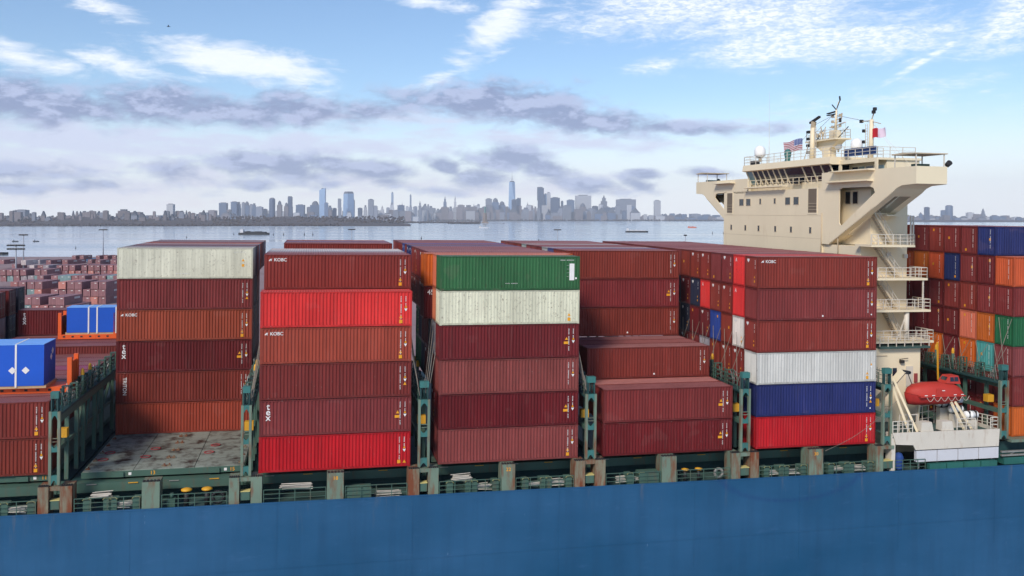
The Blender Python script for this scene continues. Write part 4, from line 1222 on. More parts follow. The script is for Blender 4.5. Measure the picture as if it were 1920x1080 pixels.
for i, (a, b) in enumerate(spans):
    z = sheer((a + b) / 2)
    part(railing(MB(), [(a, -.82, z), (b, -.82, sheer(b))], 1.05, 3, 1.25), 'railing', M['green'])
    if i in (2,):
        for xx in (-5.5, -3.95):
            v = part(MB().cyl((xx, .2, z - .3), (xx, .2, z + .95), .2, 10), 'vent_pipe', M['dark'])
            part(MB().lathe((xx, .2, z + .95), [(.2, 0), (.42, .05), (.42, .16), (.2, .24), (0, .26)], 14), 'vent_cap', M['yellow'], v)
        t = MB()
        for k in range(20):
            a1 = 2 * math.pi * k / 20; a2 = 2 * math.pi * (k + 1) / 20
            t.cyl((-3.05 + .42 * math.cos(a1), -.3, z + .5 + .42 * math.sin(a1)), (-3.05 + .42 * math.cos(a2), -.3, z + .5 + .42 * math.sin(a2)), .15, 8)
        part(t, 'fairlead_ring', M['dark'])
        w = part(MB().box(-6.9, -6.3, -.3, .4, z - .3, z + .5).cyl((-6.6, .05, z + .5), (-6.6, .05, z + .9), .16, 8), 'winch_box', M['green'])
    elif i in (3,):
        part(MB().box(.55, 1.05, 2.0, 2.18, z + .7, z + 1.3), 'fire_hose_box', M['red_faded'])
        rod_bundle(1.6, 4.3, z + .85)
    elif i in (4, ):
        part(MB().box(a + .1, a + 2.1, -.7, .3, z - .05, z + .85), 'stowage_box', M['green'])
        rod_bundle(a + 2.4, b - .3, z - .1)
    elif i in (8,):
        for xx in (a + 1.2, a + 2.5):
            v = part(MB().cyl((xx, .2, z - .3), (xx, .2, z + .7), .16, 10), 'vent_pipe', M['dark'])
            part(MB().lathe((xx, .2, z + .7), [(.16, 0), (.34, .05), (.34, .14), (0, .22)], 14), 'vent_cap', M['yellow'], v)
        t = MB()
        for k in range(20):
            a1 = 2 * math.pi * k / 20; a2 = 2 * math.pi * (k + 1) / 20
            t.cyl((b - .8 + .38 * math.cos(a1), -.2, z + .45 + .38 * math.sin(a1)), (b - .8 + .38 * math.cos(a2), -.2, z + .45 + .38 * math.sin(a2)), .13, 8)
        part(t, 'fairlead_ring', M['steel'])
    else:
        L_ = b - a
        for fx in ((.12, .43, .52, .88) if i != 7 else (.4, .62)):
            bin_(a + fx * L_)
        rod_bundle(a + L_ * .55, a + L_ * .88, z + .1)
        rod_bundle(a + L_ * .2, a + L_ * .55, z + (.9 if i in (1, 5) else .1))
        if i == 7:
            part(MB().box(b - 1.9, b - .05, -.7, .3, z - .05, z + .95), 'stowage_box', M['green'])

# ------------------------------------------------------------------ lashing bridges between the bays
def lashing_bridge(xc, w=.98, deep=True, near_teal=True):
    x0, x1 = xc - w / 2, xc + w / 2
    m = MB()
    # near end frame: two flat posts joined by arched plates
    for x in (x0, x1 - .2):
        m.box(x, x + .2, -.62, -.32, 0, 5.62)
    o = part(m, 'lashing_bridge', M['green_post'])
    for z, hh in ((.0, .75), (2.35, .75), (4.95, .67)):
        a, b = x0 + .2, x1 - .2
        arch = [(a, z), (a, z + hh), (b, z + hh), (b, z)] + [(b - (b - a) * t, z + .38 * math.sin(math.pi * t) if hh < 2 else z) for t in (.2, .4, .6, .8)]
        arch = [(a, z + hh), (a, z)] + [(a + (b - a) * t, z + .36 * math.sin(math.pi * t)) for t in (.15, .35, .5, .65, .85)] + [(b, z), (b, z + hh)]
        if z == 2.35:
            arch = [(a, z + .18)] + [(a + (b - a) * t, z + .18) for t in (.5,)] + [(b, z + .18), (b, z + hh)] + [(b - (b - a) * t, z + hh - .26 * math.sin(math.pi * t)) for t in (.15, .35, .5, .65, .85)] + [(a, z + hh)]
        part(MB().prism(arch, 1, -.60, -.36), 'arch_plate', M['teal'] if near_teal else M['green_post'], o)
    t = MB()
    for z in (3.3, 3.55):
        t.bar((x0 + .2, -.5, z), (x1 - .2, -.5, z), .05)
    part(t, 'hand_bar', M['green_post'], o)
    hd = MB()
    for x in (x0 + .14, x1 - .26):
        hd.box(x, x + .1, -.6, -.2, 5.62, 6.75)
    for i in range(3):
        hd.cyl((x0 + .3 + i * .19, -.42, 5.7), (x0 + .3 + i * .19, -.42, 6.7), .05, 6)
    part(hd, 'rod_cage', M['dark_teal'], o)
    part(MB().box(x0 + .12, x1 - .12, -.66, -.14, 6.62, 7.12), 'cage_cap', M['teal'], o)
    if not deep:
        return o
    # columns, walkway, beams and braces across the ship
    cols = [2.0, 5.0, 7.2, 11.2, 14.0, 18.5, 23.5, 28.5, 33.5, 38.5, 43.5, 47.6]
    for i, y in enumerate(cols):
        part(MB().box(x1 - .34, x1 - .04, y, y + .28, -.3, 5.3), 'column', M['green'], o)
    part(MB().box(x0, x1, -.3, 47.9, 5.30, 5.46), 'walkway', M['dark_teal'], o)
    part(MB().box(x1 - .12, x1 - .03, -.2, 47.9, 4.75, 5.29), 'top_beam', M['green'], o)
    part(MB().box(x0 + .1, x1 - .2, -.2, 47.9, 2.45, 2.75), 'middle_beam', M['green'], o)
    for (ya, za, yb, zb) in ((7.2, .3, 9.6, 5.2), (11.4, .3, 13.0, 5.2), (5.0, 2.6, 7.2, 5.2), (14.2, 2.6, 18.5, 5.2), (19, .3, 23.5, 5.2)):
        part(MB().bar((x1 - .2, ya, za), (x1 - .2, yb, zb), .22), 'brace', M['green'], o)
    part(MB().box(x0 + .15, x0 + .85, 1.2, 1.8, 3.2, 3.9), 'equipment_box', M['yellow'], o)
    part(railing(MB(), [(x1 - .06, .2, 5.46), (x1 - .06, 47.8, 5.46)], 1.15, 3, 2.5), 'railing', M['green'], o)
    part(railing(MB(), [(x0 + .06, .2, 5.46), (x0 + .06, 47.8, 5.46)], 1.15, 3, 2.5), 'railing', M['green'], o)
    rr = random.Random(int(xc * 10))
    for y in [2.6, 5.1, 7.6, 10.1, 12.6, 15.1, 17.6, 20.1]:
        rk = MB()
        zt_ = 6.8 + rr.uniform(-.1, .25)
        for xx in (x0 + .12, x1 - .22): rk.box(xx, xx + .1, y - .14, y - .04, 5.47, zt_).box(xx, xx + .1, y + .3, y + .4, 5.47, zt_)
        for zz in (6.0, 6.4, zt_): rk.box(x0 + .1, x1 - .1, y - .14, y + .4, zz - .04, zz)
        part(rk, 'rod_rack', M['green'] if rr.random() < .7 else M['dark_teal'], o)
    cl = MB()
    for k in range(60):
        y = rr.uniform(.3, 22); x = rr.uniform(x0 + .1, x1 - .1)
        cl.cyl((x, y, 5.5 + rr.uniform(0, .2)), (x + rr.uniform(-.2, .2), y + rr.uniform(-.5, .5), 6.0 + rr.uniform(.2, 1.0)), .028, 5)
    q = part(cl, 'stowed_rods', M['steel'], o); q['kind'] = 'stuff'
    for y in (7.0, 9.6):
        p_ = part(MB().cyl((x1 - .2, y, 5.3), (x1 - .2, y, 7.1), .14, 10), 'guide_post', M['green'], o)
        part(MB().lathe((x1 - .2, y, 7.1), [(.15, 0), (.15, .25), (.10, .5), (0, .58)], 10), 'guide_post_tip', M['yellow'], p_)
    return o
LB = {}
for xc in (-15.0, -.95, 13.23, 27.7, 42.2, 56.6, 69.3):
    LB[xc] = lashing_bridge(xc, .82 if xc in (-.95, -15.0) else .98, True)

# crossed lashing rods from the bridges up to the container ends
def rods(xc, ylist, z0=6.0, zt=8.6, side=1, n=2):
    for y in ylist:
        for s in (-1, 1):
            part(MB().cyl((xc + side * .3, y + s * .9, z0 - .4), (xc + side * 1.0, y - s * .85, zt), .03, 5), 'lashing_rod', M['rod'], LB[xc])
rods(42.2, [2.6, 5.1, 7.6, 10.1, 12.6, 15.1], 6.0, 10.2)
rods(69.3, [1.2, 3.7, 6.2, 8.7, 11.2, 13.7], 5.6, 8.7)
rods(69.3, [.6, ], 6.0, 11.5)
for xc in (-.95, 13.23, 27.7):
    for k in range(4):
        if xc > 0: part(MB().cyl((xc - .35 + .1 * k * .5, -.3 + k * .5, 5.9), (xc - 1.0, .3 + k * .9, 9.6 + k * .8), .028, 5), 'lashing_rod', M['rod'], LB[xc])
        if xc < 20: part(MB().cyl((xc + .35 - .1 * k * .5, -.3 + k * .5, 5.9), (xc + 1.0, .3 + k * .9, 9.4 + k * .8), .028, 5), 'lashing_rod', M['rod'], LB[xc])

# ------------------------------------------------------------------ accommodation block
XF = 59.0
blk = part(MB().box(XF, 66.0, 15.0, 39.2, -2.4, 24.4).box(XF + .25, 64.7, 8.0, 15.0, -2.4, 18.2).box(XF + 1.6, 64.7, 8.0, 15.0, 18.2, 24.35), 'accommodation_block', M['beige'])
def window(y0, y1, z0, z1, x=XF, parent=None, mat='glass', fr=.05):
    f = MB()
    for a in ((y0 - fr, y1 + fr, z1, z1 + fr), (y0 - fr, y1 + fr, z0 - fr, z0), (y0 - fr, y0, z0, z1), (y1, y1 + fr, z0, z1)):
        f.box(x - .035, x + .0, *a)
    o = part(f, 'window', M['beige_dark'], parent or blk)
    part(MB().box(x - .012, x - .002, y0, y1, z0, z1), 'window_pane', M[mat], parent or blk)
for (a, b, c, d) in ((33.43, 34.62, 22.57, 23.4), (31.55, 32.71, 22.56, 23.4), (28.73, 29.15, 22.73, 23.38), (25.1, 25.52, 22.75, 23.38), (21.7, 22.8, 22.62, 23.44), (19.78, 20.9, 22.61, 23.46)):
    window(a, b, c, d)
for y in (36.9, 32.85, 29.3, 25.1, 21.4, 17.2):
    window(y - .22, y + .22, 19.35, 20.0)
def tall_opening(y0, y1, z0, z1):
    fr = MB(); e = .16
    fr.box(XF - .04, XF, y0 - e, y0, z0, z1); fr.box(XF - .04, XF, y1, y1 + e, z0, z1); fr.box(XF - .04, XF, y0 - e, y1 + e, z1, z1 + e); fr.box(XF - .04, XF, y0 - e, y1 + e, z0 - e, z0)
    part(fr, 'opening_frame', M['beige'], blk)
    part(MB().box(XF - .03, XF - .01, y0, y1, z0, z1), 'opening_shade', M['recess'], blk)  # flat panel on the wall, the shade of the opening is its colour
    r = MB()
    for z in (z0 + .35, z0 + .7, z0 + 1.05): r.bar((XF - .05, y0, z), (XF - .05, y1, z), .045)
    part(r, 'opening_rail', M['beige_dark'], blk)
tall_opening(36.65, 38.2, 21.6, 24.25); tall_opening(15.95, 17.7, 21.65, 24.35)
sm = MB()
for z in (21.3, 18.75, 15.9): sm.box(XF - .012, XF + .01, 15.02, 39.18, z, z + .03)
part(sm, 'plate_seam', M['beige_dark'], blk)
pipe = MB()
for y in (14.9, 11.9): pipe.cyl((XF + .12 if y < 14.5 else XF - .06, y, 16), (XF + .12 if y < 14.5 else XF - .06, y, 21.6), .06, 6)
part(pipe, 'drain_pipe', M['beige_dark'], blk)
# ledges
for (a, b, z, x) in ((5.6, 13.4, 24.86, XF), (22.4, 32.2, 24.72, XF), (5.4, 12.6, 25.95, XF), (36, 41.5, 25.55, XF)):
    part(MB().prism([(x - .75, z + .02), (x - .75, z + .10), (x, z + .22), (x, z - .02)], 1, a, b), 'ledge', M['beige'], blk)

# bridge wings: deep box girder with bulwark, raking brace with openings, recess
def wing(sgn, yin, tip, name):
    "sgn -1 near wing, +1 far wing; yin = junction with block, tip = outer end"
    f = (lambda y: y) if sgn < 0 else (lambda y: 47.4 - y)
    XR = 62.3
    outer = [(-1.0, 26.05), (-1.0, 24.4)]
    under = [(1.1, 24.3), (1.9, 24.05), (2.6, 23.6), (5.0, 22.4), (9.0, 20.4), (13.4, 18.25)]
    g = MB()
    def plate(x0, x1):
        # bulwark and the part above the cutout, then brace below the cutout
        tops = [(15.0, 25.0), (15.0, 26.05), (-1, 26.05), (-1, 24.4), (1.1, 24.3), (1.9, 24.05), (2.6, 23.6), (5.3, 22.25), (5.3, 23.7), (5.55, 24.15), (6.0, 24.3), (11.1, 24.3), (11.5, 24.15), (15, 24.15)]
        g.prism([(f(y), z) for y, z in tops], 0, x0, x1)
        lo = [(5.3, 23.7), (5.3, 22.25), (13.4, 18.22), (15.0, 18.22), (15.0, 24.14), (11.56, 24.14), (11.56, 20.6), (11.35, 20.35), (11.0, 20.35)]
        if sgn > 0:
            lo = [(5.3, 23.7), (5.3, 22.25), (8.2, 20.75), (8.2, 22.0)]
        g.prism([(f(y), z) for y, z in lo], 0, x0, x1)
    plate(XF, XF + .12); plate(XR - .12, XR)
    o = part(g, name, M['beige'], None)
    part(MB().box(XF + .12, XR - .12, min(f(-1), f(-.88)), max(f(-1), f(-.88)), 24.4, 26.05), 'wing_end_plate', M['beige'], o)
    ya, yb = sorted((f(-.9), f(15 if sgn < 0 else 8.2)))
    part(MB().box(XF + .12, XR - .12, ya, yb, 24.42, 24.6), 'wing_deck', M['deck_green'], o)
    # underside with two long openings
    u = MB()
    path = [(-1.0, 24.38), (1.1, 24.28), (1.9, 24.03), (2.6, 23.58)]
    end = 13.4 if sgn < 0 else 8.2
    def zz(y): return 23.58 + (18.22 - 23.58) * (y - 2.6) / 10.8
    ys = [2.6, 3.2, 6.7, 7.6, 11.2, end] if sgn < 0 else [2.6, 3.6, 6.9, end]
    for p, q in zip(path[:-1], path[1:]):
        u.add([(XF, f(p[0]), p[1]), (XR, f(p[0]), p[1]), (XR, f(q[0]), q[1]), (XF, f(q[0]), q[1])], [(0, 1, 2, 3)])
    for i, (p, q) in enumerate(zip(ys[:-1], ys[1:])):
        strips = [(XF, XR)] if i % 2 == 0 else [(XF, XF + .75), (XR - .75, XR)]
        for a, b in strips:
            u.add([(a, f(p), zz(p)), (b, f(p), zz(p)), (b, f(q), zz(q)), (a, f(q), zz(q)), (a, f(p), zz(p) + .1), (b, f(p), zz(p) + .1), (b, f(q), zz(q) + .1), (a, f(q), zz(q) + .1)],
                  [(0, 1, 2, 3), (7, 6, 5, 4), (0, 4, 5, 1), (2, 6, 7, 3), (1, 5, 6, 2), (3, 7, 4, 0)])
    part(u, 'wing_underside', M['beige'], o)
    # ladder inside the brace
    st = MB()
    a, b = (3.2, 11.6) if sgn < 0 else (3.4, 8)
    for x in (XF + 1.1, XR - 1.1):
        st.bar((x, f(a), zz(a) + .9), (x, f(b), zz(b) + .9), .07, .2)
    for k in range(26):
        y = a + (b - a) * k / 25
        st.box(XF + 1.1, XR - 1.1, f(y) - .12, f(y) + .12, zz(y) + .85, zz(y) + .9)
    part(st, 'inner_stair', M['beige_dark'], o)
    # canopy over the wing control
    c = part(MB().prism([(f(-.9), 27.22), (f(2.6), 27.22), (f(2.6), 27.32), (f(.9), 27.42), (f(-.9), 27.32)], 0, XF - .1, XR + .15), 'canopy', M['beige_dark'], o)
    for (x, y) in ((XF + .15, -.75), (XR - .15, -.75), (XF + .15, 2.4), (XR - .15, 2.4)):
        part(MB().bar((x, f(y), 24.6), (x, f(y), 27.22), .09), 'canopy_post', M['white'], o)
    part(MB().box(XF + .9, XR - .9, min(f(.3), f(1.0)), max(f(.3), f(1.0)), 24.6, 26.35), 'control_stand', M['green'], o)
    part(MB().cyl((XR + .2, f(-.7), 26.2), (XR + .2, f(-1.1), 26.45), .24, 10, .27).bar((XR + .1, f(-.7), 25.5), (XR + .15, f(-.7), 26.2), .08), 'searchlight', M['dark'], o)
    return o
wn = wing(-1, 15, -1, 'bridge_wing'); wf = wing(1, 39, 48.4, 'bridge_wing')
# inside of the near wing recess: inner wall with door and two windows
part(MB().box(XF + 1.40, XF + 1.6, 8.05, 14.9, 18.3, 24.1), 'recess_wall', M['beige'], wn)
for y in (10.3, 11.65):
    part(MB().box(XF + 1.36, XF + 1.4, y, y + .85, 22.65, 23.9), 'window_pane', M['glass'], wn)
    f_ = MB()
    for a in ((y - .06, y, 22.6, 23.96), (y + .85, y + .91, 22.6, 23.96), (y - .06, y + .91, 23.9, 23.96), (y - .06, y + .91, 22.6, 22.65)): f_.box(XF + 1.34, XF + 1.4, *a)
    part(f_, 'window', M['beige_dark'], wn)

# wheelhouse
def wheelhouse():
    o = part(MB().box(XF + .9, 65.5, 13.2, 33.2, 24.4, 25.28), 'wheelhouse', M['beige'])
    # raked window band: bottom x = XF+.75, top x = XF-.1
    xb, xt, zb, zt = XF + .85, XF + .05, 25.25, 26.94
    part(MB().box(XF + 1.15, 65.5, 13.6, 32.9, 25.28, 27.0), 'wheelhouse_core', M['glass'], o)
    edges = [32.9, 31.2, 29.9, 28.6, 27.3, 26.0, 24.7, 23.3, 19.2, 17.2, 15.3, 13.5]
    for i, (b, a) in enumerate(zip(edges[:-1], edges[1:])):
        m = 'glass_lit' if i in (0, ) else 'glass'
        part(MB().add([(xb, a + .1, zb), (xb, b - .1, zb), (xt, b - .1, zt), (xt, a + .1, zt), (xb + .05, a + .1, zb), (xb + .05, b - .1, zb), (xt + .05, b - .1, zt), (xt + .05, a + .1, zt)], [(0, 1, 2, 3), (7, 6, 5, 4), (0, 4, 5, 1), (1, 5, 6, 2), (2, 6, 7, 3), (3, 7, 4, 0)]), 'wheelhouse_window', M[m], o)
    for e in edges:
        part(MB().bar((xb - .03, e, zb - .02), (xt - .03, e, zt + .02), .16, .12), 'window_mullion', M['beige'], o)
    part(MB().prism([(XF - .05, 26.92), (XF - .35, 27.0), (XF - .2, 27.75), (65.6, 27.75), (65.6, 26.92)], 1, 13.0, 33.3), 'wheelhouse_roof', M['beige'], o)
    # enclosed section towards the near wing
    part(MB().box(XF + 2.2, 65.0, 6.6, 13.2, 24.6, 27.1), 'side_cabin', M['beige'], o)
    part(MB().box(XF + .9, 65.2, 6.4, 13.2, 27.1, 27.32), 'side_cabin_roof', M['beige'], o)
    part(MB().box(XF + .9, XF + 1.1, 6.4, 6.75, 25.6, 27.1).box(XF + .9, XF + 1.1, 12.8, 13.2, 25.6, 27.1).box(XF + .9, XF + 1.1, 6.75, 12.8, 26.9, 27.1), 'portal_frame', M['beige'], o)
    for (a, b, m) in ((11.6, 12.6, 'glass'), (10.4, 11.3, 'glass_lit'), (8.9, 10.1, 'glass'), (7.0, 8.6, 'glass_lit')):
        part(MB().box(XF + 2.17, XF + 2.2, a, b, 25.75, 26.6), 'cabin_window', M[m], o)
    part(railing(MB(), [(XF + .12, 13.4, 24.9), (XF + .12, 34.5, 24.9)], .85, 2, 1.3, .028), 'front_railing', M['beige'], o)
    part(railing(MB(), [(65.3, 13.1, 27.75), (XF - .1, 13.1, 27.75), (XF - .1, 33.2, 27.75), (65.3, 33.2, 27.75)], 1.1, 3, 1.6, .03), 'roof_railing', M['white'], o)
    part(railing(MB(), [(64.5, 6.6, 27.32), (XF + 1.1, 6.6, 27.32), (XF + 1.1, 13.0, 27.32)], 1.1, 3, 1.4, .03), 'roof_railing', M['white'], o)
    part(MB().box(XF + 1.2, XF + 1.4, 7.2, 12.6, 27.75, 28.55), 'canvas_dodger', M['blue_cloth'], o)
    part(MB().box(XF + .6, XF + 1.4, 31.9, 32.9, 27.75, 28.35), 'light_locker', M['dark'], o)
    part(MB().lathe((XF + .9, 24.0, 27.75), [(.3, 0), (.32, .5), (.42, .9), (.38, 1.35), (.2, 1.55), (0, 1.6)], 10), 'covered_compass', M['teal'], o)
    for k in range(5):
        part(MB().box(XF + .35, XF + .6, 20.2 + k * .42, 20.45 + k * .42, 25.05, 25.5), 'life_ring_stand', M['dark'], o)
    return o
wh = wheelhouse()

def dome(x, y, z, r, n='radar_dome', board=True):
    b = part(MB().cyl((x, y, z), (x, y, z + r * .9), r * .22, 8, r * .3), 'dome_pedestal', M['beige_dark'], wh)
    part(MB().lathe((x, y, z + r * .8), [(r * .55, 0), (r * .95, r * .25), (r, r * .7), (r, r * 1.2), (r * .86, r * 1.7), (r * .5, r * 2.05), (0, r * 2.15)], 18), 'satellite_dome', M['dome'], wh)
dome(61.0, 33.0, 28.3, .72); dome(62.5, 17.4, 28.6, .42); dome(63, 14.6, 28.1, .64)
part(MB().cyl((61, 30.6, 27.75), (61, 30.62, 31.0), .05, 6, .03).cyl((61, 30.62, 31), (61, 30.7, 37.2), .022, 5, .012), 'whip_antenna', M['white'], wh)
part(MB().cyl((63, 16.8, 28), (63, 16.8, 32.0), .02, 5), 'whip_antenna', M['white'], wh)

def masts():
    # forward mast with raked radar scanner
    m = part(MB().cyl((61, 20.4, 27.7), (61, 20.3, 31.6), .34, 10, .28), 'radar_mast', M['beige'])
    part(MB().bar((61, 20.3, 31.5), (61, 20.1, 32.3), .5, .3), 'mast_head', M['beige_dark'], m)
    part(MB().bar((61, 20.9, 32.2), (61, 18.9, 32.75), .28, .22), 'radar_scanner', M['dark'], m)
    for z in (28.6, 29.4, 30.2, 31.0): part(MB().box(60.7, 61.0, 20.7, 21.25, z, z + .3), 'mast_lamp', M['dark'], m)
    part(railing(MB(), [(61.5, 21.2, 27.75), (61.5, 21.2, 31.4)], .0, 1, 1).bar((61.5, 21.2, 27.7), (61.1, 20.6, 31.3), .06).bar((60.5, 21.3, 27.7), (60.9, 20.6, 31.0), .06).bar((61, 22.4, 27.7), (61, 20.6, 30.5), .06), 'mast_stay', M['white'], m)
    # main platform on a flared pedestal
    p = part(MB().box(61.2, 63.2, 15.9, 22.3, 29.95, 30.12), 'mast_platform', M['beige'])
    part(MB().prism([(18.2, 27.7), (19.3, 27.7), (19.5, 28.8), (22.0, 29.95), (16.1, 29.95), (18.1, 28.9)], 0, 61.7, 62.7), 'flared_pedestal', M['beige'], p)
    part(railing(MB(), [(61.3, 16.0, 30.12), (61.3, 22.2, 30.12), (63.1, 22.2, 30.12), (63.1, 16.0, 30.12), (61.3, 16.0, 30.12)], 1.0, 3, 1.0, .025), 'platform_railing', M['white'], p)
    k = part(MB().box(61.8, 62.6, 17.0, 18.2, 30.12, 31.1).cyl((62.2, 17.5, 31.1), (62.2, 17.4, 33.4), .17, 8, .11).cyl((62.2, 17.4, 33.4), (62.2, 17.0, 34.3), .06, 6, .04), 'main_mast', M['beige'])
    part(MB().bar((62.2, 18.7, 31.5), (62.2, 15.6, 31.85), .16, .1), 'radar_scanner', M['white'], k)
    part(MB().bar((62.2, 19.2, 33.15), (62.2, 17.4, 33.25), .3, .12).bar((62.2, 19.2, 32.95), (62.2, 17.4, 32.95), .3, .1), 'radar_scanner', M['dark'], k)
    part(MB().bar((62.2, 17.4, 32.3), (62.2, 16.4, 32.35), .09).bar((62.2, 16.4, 32.3), (62.2, 16.3, 32.95), .12), 'yard_arm', M['beige_dark'], k)
    part(MB().bar((62.2, 17.4, 33.4), (62.2, 18.3, 34.1), .09).bar((62.2, 17.3, 33.6), (62.2, 16.7, 34.5), .08).bar((62.2, 16.7, 34.4), (62.2, 16.8, 34.9), .13), 'antenna_fork', M['dark'], k)
    for y, z in ((16.3, 31.9), (19.8, 30.6), (21.0, 30.5), (20.4, 30.5)): part(MB().cyl((62, y, z), (62, y, z + .5), .13, 8), 'mast_lamp', M['dark'] if z > 31 else M['beige'], k)
    rm = random.Random(8)
    for i in range(9):
        y = 16.3 + i * .68
        part(MB().bar((61.4 + rm.uniform(0, 1.6), y, 30.12), (61.4 + rm.uniform(0, 1.6), y + rm.uniform(-.2, .2), 30.6 + rm.uniform(.2, 1.1)), .09), 'antenna_post', M['beige_dark'] if i % 3 else M['dark'], p)
    lt = MB()
    for yy in (19.6, 19.95):
        lt.bar((61, yy, 27.8), (61, yy, 31.6), .05)
    for i in range(12): lt.bar((61, 19.6, 28 + i * .3), (61, 19.95, 28 + i * .3), .035)
    part(lt, 'mast_ladder', M['white'], m)
    for (a1, a2) in (((62.2, 17.4, 33.2), (61.3, 22.0, 30.2)), ((62.2, 17.4, 33.0), (61.0, 20.3, 31.8)), ((62.2, 17.4, 32.8), (63.0, 12.0, 31.5)), ((61, 20.2, 31.6), (60.2, 25.5, 27.9))):
        part(MB().cyl(a1, a2, .02, 4), 'wire_stay', M['dark'], k)
    for z in (31.4, 32.0, 32.6):
        part(MB().bar((62.2, 18.2, z), (62.2, 16.6, z), .07).box(62.1, 62.3, 18.0, 18.3, z, z + .28).box(62.1, 62.3, 16.5, 16.8, z, z + .28), 'lamp_bracket', M['beige_dark'], k)
    # aft mast
    a = part(MB().cyl((63, 12.0, 27.3), (63, 11.9, 31.8), .3, 10, .22), 'signal_mast', M['beige'])
    part(MB().bar((63, 13.6, 31.75), (63, 11.9, 31.7), .09).bar((63, 11.9, 31.6), (63, 10.3, 31.2), .08).bar((63, 11.9, 31.8), (63, 11.5, 32.5), .09), 'yard_arm', M['beige_dark'], a)
    for y, z in ((13.7, 31.6), (13.2, 30.5), (13.2, 29.3), (13.2, 28.2), (11.5, 32.4), (11.3, 32.7), (11.8, 28.0)):
        part(MB().box(62.8, 63.1, y - .16, y + .16, z, z + .34), 'signal_lamp', M['dark'], a)
    ld = MB()
    for s in (12.6, 13.0): ld.bar((63, s, 27.4), (63, s, 31.4), .05)
    for i in range(13): ld.bar((63, 12.6, 27.6 + i * .3), (63, 13.0, 27.6 + i * .3), .035)
    part(ld, 'mast_ladder', M['white'], a)
    for (y, z) in ((7.2, 27.4), (4.8, 26.1)):
        part(MB().cyl((63, 11.7, 31.4), (63, y, z), .02, 4), 'signal_halyard', M['white'], a)
masts()

# flags
def flag(name, y0, y1, z0, z1, x, mat, label, droop):
    m = MB(); nx, nz = 18, 8
    vs = []
    for j in range(nz + 1):
        for i in range(nx + 1):
            s, t = i / nx, j / nz
            vs.append((x + .14 * math.sin(s * 8 + t * 1.5) * s, (y0 + (y1 - y0) * s), z0 + (z1 - z0) * t - droop * s + .07 * math.sin(s * 7)))
    m.add(vs, [(j * (nx + 1) + i, j * (nx + 1) + i + 1, (j + 1) * (nx + 1) + i + 1, (j + 1) * (nx + 1) + i) for j in range(nz) for i in range(nx)], 0, True)
    me = m.mesh(name, mat)
    uv = me.uv_layers.new(name='UVMap')
    for p in me.polygons:
        for li in p.loop_indices:
            vi = me.loops[li].vertex_index
            uv.data[li].uv = ((vi % (nx + 1)) / nx, (vi // (nx + 1)) / nz)
    return tag(link(name, me, None, SHIP), label, 'flag')
def flag_mat(kind):
    m, nt, p = mat_base('flag_cloth_' + kind)
    N, L = nt.nodes, nt.links
    uv = N.new('ShaderNodeUVMap'); sp = N.new('ShaderNodeSeparateXYZ'); L.new(uv.outputs[0], sp.inputs[0])
    def mth(op, a, b):
        q = N.new('ShaderNodeMath'); q.operation = op
        for i, v in enumerate((a, b)):
            if isinstance(v, (int, float)): q.inputs[i].default_value = v
            else: L.new(v, q.inputs[i])
        return q.outputs[0]
    def mix(f, a, b):
        q = N.new('ShaderNodeMix'); q.data_type = 'RGBA'; L.new(f, q.inputs[0])
        for i, v in ((6, a), (7, b)):
            if isinstance(v, tuple): q.inputs[i].default_value = (*v, 1)
            else: L.new(v, q.inputs[i])
        return q.outputs[2]
    if kind == 'stripes':
        st = mth('GREATER_THAN', mth('MODULO', mth('MULTIPLY', sp.outputs[1], 13), 2.0), 1.0)
        c = mix(st, lin(170, 50, 66), lin(222, 218, 220))
        u5 = mth('SUBTRACT', mth('MODULO', mth('MULTIPLY', sp.outputs[0], 14), 1.0), .5); v5 = mth('SUBTRACT', mth('MODULO', mth('MULTIPLY', sp.outputs[1], 11), 1.0), .5)
        star = mth('LESS_THAN', mth('ADD', mth('MULTIPLY', u5, u5), mth('MULTIPLY', v5, v5)), .07)
        can = mix(star, lin(60, 84, 150), lin(214, 216, 224))
        inside = mth('MULTIPLY', mth('LESS_THAN', sp.outputs[0], .42), mth('GREATER_THAN', sp.outputs[1], .46))
        c = mix(inside, c, can)
    else:
        c = mix(mth('GREATER_THAN', sp.outputs[0], .48), lin(196, 26, 40), lin(222, 200, 214))
    L.new(c, p.inputs['Base Color'])
    p.inputs['Roughness'].default_value = .8
    return m
flag('flag', 22.9, 27.4, 29.25, 30.6, 61.2, flag_mat('stripes'), 'striped flag with starred blue corner flying from the bridge', .25)
flag('flag', 11.6, 9.4, 29.75, 30.75, 62.9, flag_mat('halves'), 'half red half white flag on the aft mast', .02)

# stair tower on the near side of the block
YS = 6.0
def platform(x0, x1, z, y0=5.2, y1=8.0, rail=True, thick=.22):
    o = part(MB().box(x0, x1, y0, y1, z - thick, z), 'stair_platform', M['beige'])
    if rail:
        part(railing(MB(), [(x0, y0 + .05, z), (x1 - .05, y0 + .05, z), (x1 - .05, y1, z)], 1.05, 3, .9, .032), 'platform_railing', M['white'], o)
    return o
def stairs(xa, za, xb, zb, y=6.9):
    m = MB()
    for yy in (y - .4, y + .4): m.bar((xa, yy, za), (xb, yy, zb), .06, .22)
    n = int(abs(za - zb) / .24)
    for i in range(n):
        t = (i + .5) / n
        x = xa + (xb - xa) * t; z = za + (zb - za) * t
        m.box(x - .13, x + .13, y - .4, y + .4, z - .02, z + .02)
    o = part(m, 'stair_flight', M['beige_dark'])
    r = MB()
    for yy in (y - .42, y + .42):
        r.bar((xa, yy, za + .95), (xb, yy, zb + .95), .05); r.bar((xa, yy, za + .5), (xb, yy, zb + .5), .04)
        for i in range(5):
            t = i / 4
            x = xa + (xb - xa) * t; z = za + (zb - za) * t
            r.bar((x, yy, z), (x, yy, z + .95), .04)
    part(r, 'stair_railing', M['white'], o)
